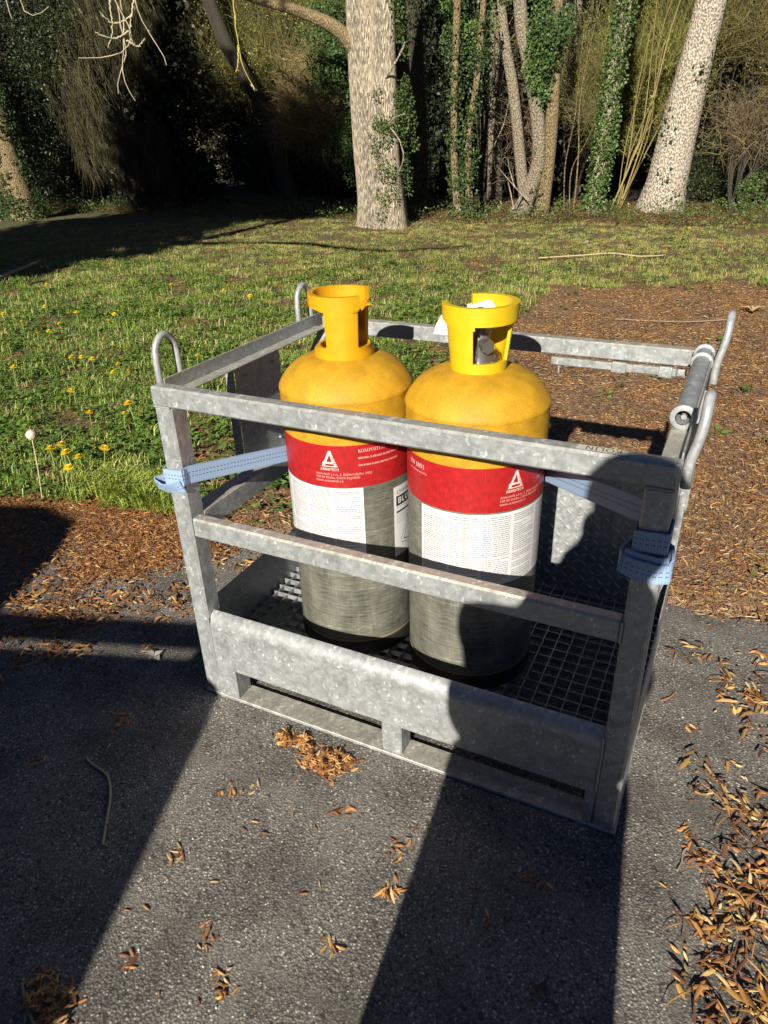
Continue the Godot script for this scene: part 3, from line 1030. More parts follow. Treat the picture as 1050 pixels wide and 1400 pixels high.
func bent_plate(b: MB, u0: float, u1: float, prof: Array, th: float) -> void:
	# a sheet along u following a profile of [v, h]
	var m := prof.size()
	var nn := []
	for i in m:
		var p0: Array = prof[maxi(i - 1, 0)]
		var p1: Array = prof[mini(i + 1, m - 1)]
		nn.append(Vector2(-(p1[1] - p0[1]), p1[0] - p0[0]).normalized())   # (v, h) outward: to the viewer and up
	for side in [0.0, -th]:
		var f := b.v.size()
		for i in m:
			for u in [u0, u1]:
				var q := P(u, prof[i][0] + nn[i].x * side, prof[i][1] + nn[i].y * side)
				b.vert(q, Vector3(0, nn[i].y, -nn[i].x) * (1.0 if side == 0.0 else -1.0), Vector2(u, prof[i][1]), b.col)
		for i in m - 1:
			var a := f + i * 2
			if side == 0.0: b.tri_i(a, a + 1, a + 3); b.tri_i(a, a + 3, a + 2)
			else: b.tri_i(a, a + 3, a + 1); b.tri_i(a, a + 2, a + 3)
	for e in [0, m - 1]:
		var q: Array = prof[e]
		b.poly([P(u0, q[0], q[1]), P(u1, q[0], q[1]), P(u1, q[0] - nn[e].x * th, q[1] - nn[e].y * th), P(u0, q[0] - nn[e].x * th, q[1] - nn[e].y * th)], Vector3.UP if e else Vector3.DOWN)

func weld(b: MB, p0: Vector3, p1: Vector3, r := 0.004) -> void:
	var pts := []
	var rad := []
	var n := maxi(3, int(p0.distance_to(p1) / 0.006))
	for i in n + 1:
		pts.append(p0.lerp(p1, float(i) / n))
		rad.append(r * (0.75 + 0.35 * absf(sin(i * 1.7))))
	b.tube(pts, rad, 6)

func rod(b: MB, ctrl: Array, r: float, seg := 10, taper := 1.0) -> void:
	var cv := Curve3D.new()
	for i in ctrl.size():
		var t: Vector3 = (ctrl[mini(i + 1, ctrl.size() - 1)] - ctrl[maxi(i - 1, 0)]) / 6.0
		cv.add_point(ctrl[i], -t, t)
	var pts := []
	var rad := []
	var L := cv.get_baked_length()
	var n := clampi(int(L / 0.012), 8, 60)
	for i in n + 1:
		pts.append(cv.sample_baked(L * i / n, true))
		rad.append(r * lerpf(1.0, taper, float(i) / n))
	b.tube(pts, rad, seg)

func build_cage() -> void:
	var t := thing("gas_cylinder_cage", "galvanised steel cage pallet with open top holding two gas cylinders", "cage", Vector3(0.6, 0, -0.41))
	var g: Material = M.galv
	var b: MB
	# front frame
	b = gb(); b.dust = Color(0.82, 0.80, 0.75); b.box(0.0, 1.202, 0.907, 0.957, 0.0, 0.037, 0.005); var tr := part(b, "top_rail", g, t)
	for q in [0.002, 1.147]:
		b = gb(); weld(b, P(q, 0.003, 0.906), P(q + 0.05, 0.003, 0.906), 0.003); part(b, "weld_seam", M.weld, tr)
	# the raised marking lies on the rail, read from behind the cage
	b = mb()
	b.poly([P(1.018, 0.007, 0.9576), P(1.108, 0.007, 0.9576), P(1.108, 0.031, 0.9576), P(1.018, 0.031, 0.9576)], Vector3.UP, [Vector2(1, 0), Vector2(0, 0), Vector2(0, 1), Vector2(1, 1)])
	part(b, "marking_label", M.marking, tr)
	for s in [0, 1]:
		b = gb()
		var a: float = 0.002 if s == 0 else 1.146
		b.box(a, a + 0.053, 0.0, 0.906, 0.002, 0.06, 0.005)
		part(b, "corner_post", g, t)
		b = gb()
		b.box(a, a + 0.053, 0.0, 0.9, 0.765, 0.818, 0.004)
		part(b, "corner_post", g, t)
	b = gb(); b.box(0.056, 1.145, 0.549, 0.605, 0.003, 0.037, 0.005); var mr := part(b, "middle_rail", g, t)
	for q in [0.056, 1.145]:
		b = gb(); weld(b, P(q, 0.003, 0.551), P(q, 0.003, 0.602), 0.0035); part(b, "weld_seam", M.weld, mr)
	b = gb()
	bent_plate(b, 0.056, 1.145, [[0.0, 0.116], [0.0, 0.255], [0.002, 0.268], [0.007, 0.28], [0.015, 0.29], [0.026, 0.297], [0.03, 0.298]], 0.004)
	var kp := part(b, "kick_plate", g, t)
	for q in [0.056, 1.145]:
		b = gb(); weld(b, P(q, 0.0, 0.12), P(q, 0.0, 0.285), 0.0035); part(b, "weld_seam", M.weld, kp)
	b = gb(); b.box(-0.001, 1.203, 0.001, 0.012, -0.002, 0.068, 0.002); part(b, "base_strip", g, t)
	b = gb(); b.box(0.056, 0.122, 0.013, 0.116, 0.001, 0.01, 0.001); b.box(0.112, 0.122, 0.013, 0.116, 0.011, 0.06, 0.001); part(b, "end_gusset", g, t)
	b = gb(); b.box(1.123, 1.145, 0.013, 0.116, 0.001, 0.06, 0.001); part(b, "end_gusset", g, t)
	b = gb(); b.box(0.591, 0.649, 0.013, 0.1155, 0.003, 0.062, 0.003); part(b, "fork_strut", g, t)
	# the two sides
	for s in [-1.0, 1.0]:
		var X := func(q: float) -> float: return q if s < 0 else 1.2 - q    # q: distance inward from the side
		b = gb()
		b.box(X.call(0.0), X.call(0.004), 0.921, 0.96, 0.051, 0.818, 0.001)
		b.box(X.call(0.0045), X.call(0.042), 0.921, 0.925, 0.051, 0.764, 0.001)
		part(b, "side_angle", g, t)
		b = gb()
		b.box(X.call(0.002), X.call(0.058), 0.598, 0.602, 0.056, 0.764, 0.001)
		b.box(X.call(0.054), X.call(0.058), 0.545, 0.5975, 0.056, 0.764, 0.001)
		part(b, "side_middle_angle", g, t)
		b = gb()
		b.box(X.call(0.005), X.call(0.009), 0.604, 0.9205, 0.32, 0.54, 0.001)
		b.box(X.call(-0.026 if s < 0 else -0.010), X.call(0.0045), 0.604, 0.9205, 0.316, 0.3195, 0.001)
		b.box(X.call(-0.026 if s < 0 else -0.010), X.call(0.0045), 0.604, 0.9205, 0.5405, 0.544, 0.001)
		var pn := part(b, "side_panel", g, t)
		for q in [[0.36, 0.64], [0.5, 0.64], [0.36, 0.88], [0.5, 0.88]]:
			b = gb()
			b.lathe(P(X.call(0.009), q[0], q[1]) + Vector3(0, -0.003, 0), [[0.006, 0.0], [0.006, 0.005], [0.0, 0.0055]], 8)
			part(b, "rivet", M.weld, pn)
		b = gb()
		b.box(X.call(0.001), X.call(0.005), 0.013, 0.288, 0.056, 0.764, 0.001)
		part(b, "side_wall", g, t)
		b = gb(); b.box(X.call(-0.001), X.call(0.06), 0.001, 0.011, 0.069, 0.818, 0.002); part(b, "base_strip", g, t)
		b = gb()
		b.xbox(Transform3D(Basis(Vector3.RIGHT, deg_to_rad(40.0)), P(X.call(0.03), 0.71, 0.86)), Vector3(0.035, 0.006, 0.16), 0.001)
		part(b, "corner_brace", g, t)
		for e in [0.05, 0.69]:
			b = mb(Color(0.85, 0.85, 0.85))
			if s < 0:
				var o := -0.010
				rod(b, [P(o, e, 0.905), P(o, e, 0.955), P(o, e + 0.002, 1.02), P(o, e + 0.012, 1.045), P(o, e + 0.037, 1.06), P(o, e + 0.062, 1.045), P(o, e + 0.073, 1.02), P(o, e + 0.075, 0.955), P(o, e + 0.075, 0.905)], 0.0088)
			else:
				var o := 1.211
				rod(b, [P(o, e, 0.895), P(o, e, 0.94), P(o + 0.008, e + 0.001, 0.985), P(o + 0.012, e + 0.003, 1.02), P(o + 0.012, e + 0.014, 1.045), P(o + 0.012, e + 0.038, 1.06), P(o + 0.012, e + 0.062, 1.045), P(o + 0.012, e + 0.073, 1.02), P(o + 0.008, e + 0.075, 0.985), P(o, e + 0.075, 0.94), P(o, e + 0.075, 0.895)], 0.0095)
			part(b, "lifting_loop", g, t)
	# back: hinged bar, sliding bolt and the tread plate gate
	b = gb(); b.box(0.072, 1.16, 0.904, 0.949, 0.778, 0.815, 0.003); var bar := part(b, "gate_bar", g, t)
	b = gb(); b.box(0.03, 0.07, 0.915, 0.957, 0.765, 0.8, 0.002); part(b, "hinge_lug", g, bar)
	b = gb(); b.box(1.1605, 1.176, 0.912, 0.96, 0.77, 0.812, 0.002); part(b, "hinge_lug", g, bar)
	b = mb(Color(0.72, 0.72, 0.72))
	b.has_dust = true; b.dust = Color(0.8, 0.75, 0.68)
	b.box(0.775, 1.115, 0.871, 0.893, 0.786, 0.806, 0.002)
	var bo := part(b, "sliding_bolt", g, t)
	b = gb(); b.box(0.945, 0.985, 0.867, 0.8965, 0.782, 0.81, 0.002); part(b, "bolt_keeper", g, bo)
	b = gb(); b.box(1.07, 1.105, 0.867, 0.8965, 0.782, 0.81, 0.002); part(b, "bolt_keeper", g, bo)
	b = gb(); b.tube([P(0.798, 0.795, 0.87), P(0.798, 0.795, 0.845)], 0.003, 6); part(b, "bolt_handle", g, bo)
	b = gb(); b.box(1.116, 1.14, 0.872, 0.892, 0.79, 0.796, 0.002); b.tube([P(1.128, 0.789, 0.882), P(1.128, 0.784, 0.882)], 0.005, 8); part(b, "bolt_tongue", g, bo)
	b = gb(); b.box(0.06, 1.14, 0.1, 0.6, 0.79, 0.794, 0.001)
	var gp := part(b, "tread_plate_gate", g, t)
	b = mb(Color(0.8, 0.8, 0.8))
	for j in 17:
		for i in 37:
			var u := 0.078 + i * 0.0285
			var h := 0.118 + j * 0.0285
			if h > 0.59: continue
			var a := deg_to_rad(42.0 if (i + j) % 2 else -42.0)
			var e := Vector3(cos(a), sin(a), 0) * 0.0165
			var q := Vector3(-sin(a), cos(a), 0) * 0.0048
			var c := P(u, 0.79, h)
			var k := c + Vector3(0, 0, 0.0045)
			b.poly([c - e, c + q, k, ], Vector3(0, 0, 1) + q.normalized() * 0.5)
			b.poly([c - e, c - q, k], Vector3(0, 0, 1) - q.normalized() * 0.5)
			b.poly([c + e, c + q, k], Vector3(0, 0, 1) + q.normalized() * 0.5)
			b.poly([c + e, c - q, k], Vector3(0, 0, 1) - q.normalized() * 0.5)
	part(b, "tread_pattern", g, gp, "stuff")
	# hinge tube lying in the right hand angle
	b = gb()
	var tc := func(v: float) -> Vector3: return P(1.177, v, 0.95)
	b.tube([tc.call(0.262), tc.call(0.755)], 0.0195, 20, false)
	b.tube([tc.call(0.263), tc.call(0.754)], 0.0155, 20, false)
	var tu := part(b, "hinge_tube", g, t)
	for e in [[0.258, 0.272], [0.665, 0.676], [0.744, 0.758]]:
		b = gb()
		var prof := [[0.0157, e[0]], [0.025, e[0]], [0.027, e[0] + 0.003], [0.027, e[1] - 0.003], [0.025, e[1]], [0.0157, e[1]]]
		var f := b.v.size()
		b.lathe(Vector3.ZERO, prof, 24)
		var tf := Transform3D(Basis(Vector3.RIGHT, deg_to_rad(-90.0)), P(1.177, 0.0, 0.95))
		for i in range(f, b.v.size()):
			b.v[i] = tf * b.v[i]
			b.n[i] = tf.basis * b.n[i]
		part(b, "tube_collar", g, tu)
	b = gb(); b.tube([tc.call(0.275) + Vector3(0, -0.004, 0), tc.call(0.74) + Vector3(0, -0.004, 0)], 0.006, 8); part(b, "pin", g, tu)
	# floor grating
	b = gb()
	b.box(0.006, 1.194, 0.1, 0.134, 0.058, 0.064, 0.001)
	var gr := part(b, "floor_grating", g, t)
	var barm := mb(Color(0.6, 0.6, 0.6)); barm.box(-0.0015, 0.0015, 0.11, 0.14, 0.064, 0.772, 0.0005)
	var bm := barm.mesh()
	var crossm := mb(Color(0.6, 0.6, 0.6)); crossm.box(0.006, 1.194, 0.122, 0.1405, -0.0015, 0.0015, 0.0005)
	var cm := crossm.mesh()
	for i in 30:
		var o := MeshInstance3D.new()
		o.name = "grating_bar"; o.mesh = bm; o.material_override = g
		gr.add_child(o, true)
		o.position = -t.position - gr.position + Vector3(0.03 + i * 0.0393, 0, 0)
	for i in 18:
		var o := MeshInstance3D.new()
		o.name = "grating_cross_bar"; o.mesh = cm; o.material_override = g
		gr.add_child(o, true)
		o.position = -t.position - gr.position + Vector3(0, 0, -(0.095 + i * 0.0385))

# ---------------------------------------------------------------- gas cylinders
func patch(b: MB, c: Vector3, r: float, a0: float, a1: float, h0: float, h1: float, n := 32) -> void:
	for i in n:
		var x0 := deg_to_rad(lerpf(a0, a1, float(i) / n))
		var x1 := deg_to_rad(lerpf(a0, a1, float(i + 1) / n))
		var f := b.v.size()
		for w in [[x0, h0, 0], [x1, h0, 1], [x1, h1, 1], [x0, h1, 0]]:
			var o := Vector3(cos(w[0]), 0, -sin(w[0]))
			b.vert(c + o * r + Vector3(0, w[1], 0), o, Vector2(float(i + w[2]) / n, 1.0 if w[1] == h0 else 0.0), b.col)
		b.tri_i(f, f + 1, f + 2); b.tri_i(f, f + 2, f + 3)

func build_cylinder(k: int, label: String) -> void:
	var c := P(0.356, 0.331) if k == 0 else P(0.713, 0.334)
	var logo := -78.7 if k == 0 else -37.7
	var t := thing("gas_cylinder", label, "gas cylinder", c + Vector3(0, 0.142, 0), "gas cylinders in the cage")
	var r := 0.17
	var b := mb()
	b.lathe(c, [[0.10, 0.1415], [0.163, 0.1415], [0.171, 0.148], [0.1715, 0.19], [0.169, 0.194]], 64)
	part(b, "foot_ring", M.black, t)
	b = mb()
	b.lathe(c, [[0.160, 0.185], [0.166, 0.191], [0.169, 0.2], [0.17, 0.215], [0.17, 0.33], [0.17, 0.45], [0.17, 0.57], [0.17, 0.70], [0.168, 0.82]], 72)
	part(b, "body", M.composite, t)
	b = mb(Color(1, 0.96, 0.8))
	b.lathe(c, [[0.1655, 0.192], [0.1708, 0.1945], [0.1712, 0.199], [0.1705, 0.2025]], 64)
	part(b, "seam_ring", mat(Color(0.22, 0.19, 0.13), 0.7), t)
	b = mb()
	var q := deg_to_rad(logo + 180.0)
	b.lathe(c, [[0.1695, 0.686], [0.1712, 0.6865], [0.1712, 0.80], [0.1705, 0.8005]], 96, q, q + TAU)
	for i in b.t.size():   # even spacing of the print up the band
		b.t[i].y = 1.0 - clampf((b.v[i].y - c.y - 0.686) / 0.1145, 0.01, 0.99)
	part(b, "red_band", M.red, t)
	b = mb()
	b.lathe(c, [[0.1695, 0.7995], [0.1722, 0.802], [0.1725, 0.88], [0.1725, 0.9], [0.1738, 0.905], [0.1742, 0.909], [0.1735, 0.913], [0.1715, 0.917], [0.166, 0.927], [0.156, 0.941], [0.142, 0.956], [0.124, 0.969], [0.102, 0.979], [0.078, 0.985], [0.0, 0.988]], 80)
	part(b, "yellow_shoulder", M.dome, t)
	b = mb()
	if k == 0: patch(b, c, 0.1709, -180.0, -50.8, 0.486, 0.684, 48)
	else: patch(b, c, 0.1709, -118.3, 16.0, 0.482, 0.682, 48)
	part(b, "text_label", M["label%d" % k], t)
	if k == 0:
		b = mb()
		patch(b, c, 0.1709, -21.5, 42.0, 0.45, 0.66, 24)
		part(b, "diagram_label", M.diagram, t)
	else:
		b = mb()
		patch(b, c, 0.1718, -60.0, 22.0, 0.45, 0.483, 24)
		part(b, "clear_film", M.film, t)
	# valve guard: a moulded collar with openings
	var view := -60.0 if k == 0 else -71.0      # direction of the viewer
	var hs := []
	for i in 31: hs.append(0.984 + i * (1.138 - 0.984) / 30.0)
	var keep0 := func(a: float, h: float) -> bool:
		var o := fposmod(a - view + 180.0, 360.0) - 180.0     # 0 faces the viewer, + is to the right
		if h < 1.012: return true
		if h > 1.103: return not (o > 29.0 and o < 122.0)
		if h > 1.095 and o > -58.0 and o < 29.0: return true
		return (o > -44.0 and o < 32.0) or (o > 98.0 or o < -150.0)
	var keep1 := func(a: float, h: float) -> bool:
		var o := fposmod(a - view + 180.0, 360.0) - 180.0
		if h < 1.008: return true
		if h > 1.098: return not (o < -92.0 and o > -165.0)
		if o > -13.0 and o < 72.0: return h > 1.088 and (o < -9.0 or o > 66.0)
		return not (o < -100.0 and o > -160.0)
	var rad0 := func(h: float) -> float:
		if h < 1.002: return 0.076
		if h < 1.014: return lerpf(0.076, 0.062, (h - 1.002) / 0.012)
		if h < 1.1: return 0.062 + 0.004 * (h - 1.014) / 0.086
		return lerpf(0.071, 0.084, clampf((h - 1.1) / 0.008, 0, 1))
	var rad1 := func(h: float) -> float:
		if h < 1.09: return 0.0645 + 0.0115 * (h - 0.984) / 0.106
		return lerpf(0.078, 0.085, clampf((h - 1.09) / 0.01, 0, 1)) + 0.003 * (h - 1.09) / 0.05
	var thick := func(h: float) -> float:
		return 0.008 if h < 1.098 else 0.014
	b = mb()
	b.shell(c, 96, hs, rad0 if k == 0 else rad1, thick, keep0 if k == 0 else keep1)
	var gd := part(b, "valve_guard", M.guard_orange if k == 0 else M.guard_lemon, t)
	gd.position.y += 0.0
	# valve
	b = mb()
	b.lathe(c, [[0.024, 0.985], [0.024, 1.0], [0.017, 1.004], [0.017, 1.03], [0.021, 1.034], [0.021, 1.06], [0.014, 1.064], [0.014, 1.085], [0.0, 1.086]], 20)
	var va := part(b, "valve", M.metal, t)
	b = mb()
	var dv := deg_to_rad(view + (150.0 if k == 0 else 20.0))
	var od := Vector3(cos(dv), 0, -sin(dv))
	b.tube([c + od * 0.012 + Vector3(0, 1.046, 0), c + od * 0.05 + Vector3(0, 1.046, 0)], 0.012, 12)
	b.tube([c + od * 0.046 + Vector3(0, 1.046, 0), c + od * 0.058 + Vector3(0, 1.046, 0)], 0.016, 6)
	part(b, "valve_outlet", M.metal, va)
	b = mb()
	b.lathe(c, [[0.02, 1.084], [0.03, 1.086], [0.033, 1.09], [0.033, 1.104], [0.03, 1.108], [0.0, 1.109]], 20)
	b.lathe(c, [[0.008, 1.108], [0.008, 1.122], [0.0, 1.1225]], 10)
	part(b, "handwheel", M.black, va)
	if k == 1:
		b = mb()
		b.lathe(c + Vector3(-0.035, 0, 0.015), [[0.008, 1.09], [0.008, 1.128], [0.0, 1.129]], 10)
		part(b, "valve_cap", M.black, va)
	if k == 1:   # crumpled clear wrapping round the valve
		b = mb()
		var n := 26
		var rings := 12
		for j in rings:
			for i in n + 1:
				var a := TAU * i / n
				var h := 0.992 + 0.092 * j / (rings - 1)
				var rr := 0.036 + 0.012 * sin(j * 0.6) + 0.007 * nz.get_noise_3d((i % n) * 60.0, j * 70.0, 5.0)
				b.vert(c + Vector3(cos(a) * rr, h, -sin(a) * rr), Vector3(cos(a), 0.3 * nz.get_noise_2d((i % n) * 90, j * 90), -sin(a)).normalized(), Vector2.ZERO, Color.WHITE)
		for j in rings - 1:
			for i in n:
				var a := j * (n + 1) + i
				b.tri_i(a, a + 1, a + n + 2); b.tri_i(a, a + n + 2, a + n + 1)
		part(b, "clear_wrapping", M.film, va)

func build_paper() -> void:
	# a stiff sheet tucked into the guard of the second cylinder, folded over its rim on the left
	var b := mb()
	var c := P(0.713, 0.334)
	var lft := [[0.655, 0.37, 1.06], [0.66, 0.375, 1.09], [0.655, 0.385, 1.106], [0.634, 0.395, 1.103], [0.612, 0.39, 1.096], [0.599, 0.375, 1.085], [0.592, 0.365, 1.066], [0.588, 0.36, 1.046]]
	var rgt := [[0.745, 0.40, 1.06], [0.748, 0.41, 1.10], [0.74, 0.42, 1.134], [0.725, 0.425, 1.136], [0.68, 0.42, 1.118], [0.635, 0.40, 1.10], [0.628, 0.385, 1.07], [0.624, 0.375, 1.042]]
	for i in lft.size() - 1:
		var q := [[P(lft[i][0], lft[i][1], lft[i][2]), P(rgt[i][0], rgt[i][1], rgt[i][2])], [P(lft[i + 1][0], lft[i + 1][1], lft[i + 1][2]), P(rgt[i + 1][0], rgt[i + 1][1], rgt[i + 1][2])]]
		for sg in [1.0, -1.0]:
			var o: Vector3 = (q[1][0] - q[0][0]).cross(q[0][1] - q[0][0]).normalized() * 0.0004 * sg
			b.poly([q[0][0] + o, q[1][0] + o, q[1][1] + o], o)
			b.poly([q[0][0] + o, q[1][1] + o, q[0][1] + o], o)
	var s := solo(b, "paper_sheet", M.paper, "white paper sheet tucked into the lemon yellow valve guard", "paper")
	for i in b.v.size(): b.v[i] -= c + Vector3(0, 1.1, 0)
	s.mesh = b.mesh()
	s.position = c + Vector3(0, 1.1, 0)

func build_strap() -> void:
	var t := thing("lashing_strap", "pale blue lashing strap tied to both front posts behind the cylinders", "strap", P(0.6, 0.5, 0.7))
	var b := mb()
	var pts := [P(0.058, -0.004, 0.725), P(0.06, 0.02, 0.7245)]
	var rr := 0.174
	for a in [168, 155, 140, 125, 108, 92]:
		pts.append(P(0.356 + rr * cos(deg_to_rad(a)), 0.331 + rr * sin(deg_to_rad(a)), lerpf(0.677, 0.685, (168 - a) / 76.0)))
	for a in [88, 72, 55, 40, 25]:
		pts.append(P(0.713 + rr * cos(deg_to_rad(a)), 0.334 + rr * sin(deg_to_rad(a)), lerpf(0.688, 0.712, (88 - a) / 63.0)))
	pts.append(P(1.143, 0.035, 0.842)); pts.append(P(1.146, 0.02, 0.845))
	b.ribbon(pts, 0.048, 0.003)
	part(b, "webbing", M.strap, t)
	# turns round the posts
	b = mb()
	b.ribbon([P(0.06, -0.003, 0.724), P(0.0, -0.003, 0.72), P(-0.003, 0.0, 0.72), P(-0.003, 0.058, 0.716), P(0.0, 0.061, 0.716), P(0.056, 0.061, 0.718), P(0.06, 0.055, 0.72), P(0.06, 0.0, 0.724)], 0.042, 0.003)
	part(b, "post_wrap", M.strap, t)
	b = mb()
	b.ribbon([P(0.058, -0.0065, 0.702), P(0.03, -0.008, 0.692), P(0.0, -0.01, 0.688), P(-0.03, -0.006, 0.694), P(-0.034, 0.0, 0.696), P(-0.02, 0.012, 0.698), P(-0.006, 0.04, 0.7)], 0.034, 0.004, [Vector3(0, 1, .2), Vector3(0, 1, 0.5), Vector3(0, 1, 0.6), Vector3(0, 1, 0.4), Vector3(0, 1, 0.2), Vector3(0, 1, 0), Vector3(0, 1, 0)])
	part(b, "strap_tail", M.strap, t)
	b = mb()
	b.ribbon([P(1.143, 0.06, 0.8), P(1.142, 0.0, 0.797), P(1.146, -0.003, 0.797), P(1.199, -0.003, 0.8), P(1.203, 0.0, 0.801), P(1.203, 0.055, 0.802), P(1.199, 0.06, 0.802), P(1.145, 0.061, 0.8)], 0.044, 0.003)
	part(b, "post_wrap", M.strap, t)
	b = mb()
	b.ribbon([P(1.135, 0.06, 0.752), P(1.122, 0.01, 0.75), P(1.125, -0.01, 0.748), P(1.15, -0.016, 0.744), P(1.19, -0.017, 0.741), P(1.213, -0.01, 0.743), P(1.216, 0.006, 0.746), P(1.21, 0.05, 0.75), P(1.195, 0.066, 0.752), P(1.14, 0.066, 0.752)], 0.042, 0.005)
	b.ribbon([P(1.128, -0.006, 0.762), P(1.15, -0.0095, 0.758), P(1.19, -0.0105, 0.756), P(1.208, -0.004, 0.757), P(1.207, 0.02, 0.758)], 0.036, 0.004)
	part(b, "loose_loop", M.strap, t)

# ---------------------------------------------------------------- trees
func trunk(b: MB, pts: Array, rads: Array, seg := 16, amp := 0.16) -> void:
	var cv := Curve3D.new()
	for i in pts.size():
		var t: Vector3 = (pts[mini(i + 1, pts.size() - 1)] - pts[maxi(i - 1, 0)]) / 6.0
		cv.add_point(pts[i], -t, t)
	var q := []
	var r := []
	for i in pts.size() - 1:
		var n := maxi(3, int(pts[i].distance_to(pts[i + 1]) / 0.18))
		for k in n:
			q.append(cv.sample(i, float(k) / n))
			r.append(lerpf(rads[i], rads[i + 1], float(k) / n))
	q.append(pts[-1]); r.append(rads[-1])
	b.tube(q, r, seg, true, nz, amp)

func cloud_of(shapes: Array, blobs: Array, n: int, smin: float, smax: float, base: Color, lo: float, hi: float, called: String, m: Material, parent: Node3D, turn := true, gap := -0.12) -> void:
	# copies of small shapes through ellipsoids [u, v, h, ru, rv, rh], thinned by noise so that gaps stay
	var w := []
	var c := []
	for s in shapes: w.append([]); c.append([])
	var total := 0.0
	for e in blobs: total += e[3] * e[5]
	for e in blobs:
		for i in int(n * e[3] * e[5] / total):
			var d := Vector3(R.randfn(), R.randfn(), R.randfn()).normalized() * pow(R.randf(), 0.45)
			var p := P(e[0] + d.x * e[3], e[1] + d.z * e[4], maxf(0.02, e[2] + d.y * e[5]))
			var g := nz2.get_noise_3d(p.x * 22, p.y * 22, p.z * 22)
			if g < gap: continue
			var k := R.randi() % shapes.size()
			var bs := Basis(Vector3.UP, rf(0, TAU) if turn else rf(-0.6, 0.6))
			if turn: bs = Basis(Vector3(rf(-1, 1), 0, rf(-1, 1)).normalized(), rf(-0.4, 0.4)) * bs
			w[k].append(Transform3D(bs.scaled(Vector3.ONE * rf(smin, smax)), p))
			c[k].append(shade_c(base, lo, hi) * (1.0 + 0.8 * g))
	for k in shapes.size():
		if w[k].size(): scatter(called, shapes[k], m, w[k], c[k], parent)

func ivy_on(parent: Node3D, pts: Array, rads: Array, n: int, arc: float, face: float, base: Color, smin := 0.7, smax := 1.2, gap := -0.1) -> void:
	var w := [[], []]
	var c := [[], []]
	for i in n:
		var x := R.randf() * (pts.size() - 1)
		var k := int(x)
		var p: Vector3 = pts[k].lerp(pts[mini(k + 1, pts.size() - 1)], x - k)
		var r: float = lerpf(rads[k], rads[mini(k + 1, pts.size() - 1)], x - k)
		var a := face + rf(-arc, arc)
		var o := Vector3(cos(a), 0, -sin(a))
		p += o * (r + rf(-0.01, 0.07))
		if nz2.get_noise_3d(p.x * 40, p.y * 30, p.z * 40) < gap: continue
		var q := R.randi() % 2
		w[q].append(Transform3D(Basis(Vector3.UP, a + PI / 2 + rf(-0.5, 0.5)).scaled(Vector3.ONE * rf(smin, smax)), p))
		c[q].append(shade_c(base, 0.55, 1.5))
	for q in 2:
		if w[q].size(): scatter("ivy", K.ivy[q], M.leaf, w[q], c[q], parent)

func crown_of(parent: Node3D, top: Vector3, spread: float, n: int) -> void:
	# bare spring crown: limbs, then bundles of twigs
	var b := mb()
	var bl := []
	for i in 7:
		var a := TAU * i / 7.0 + rf(-0.3, 0.3)
		var e := top + Vector3(cos(a) * spread * rf(0.5, 0.9), rf(1.2, 3.5), sin(a) * spread * rf(0.5, 0.9))
		b.tube([top + Vector3(0, -rf(0, 1.5), 0), top.lerp(e, 0.5) + Vector3(0, 0.3, 0), e], [0.09, 0.055, 0.02], 6)
		bl.append([e.x, -e.z, e.y, spread * 0.5, spread * 0.5, 1.4])
	part(b, "limbs", M.bark_dark, parent)
	cloud_of(K.twigs, bl, n, 1.4, 2.4, Color(0.2, 0.15, 0.08), 0.6, 1.3, "crown", M.twig, parent)

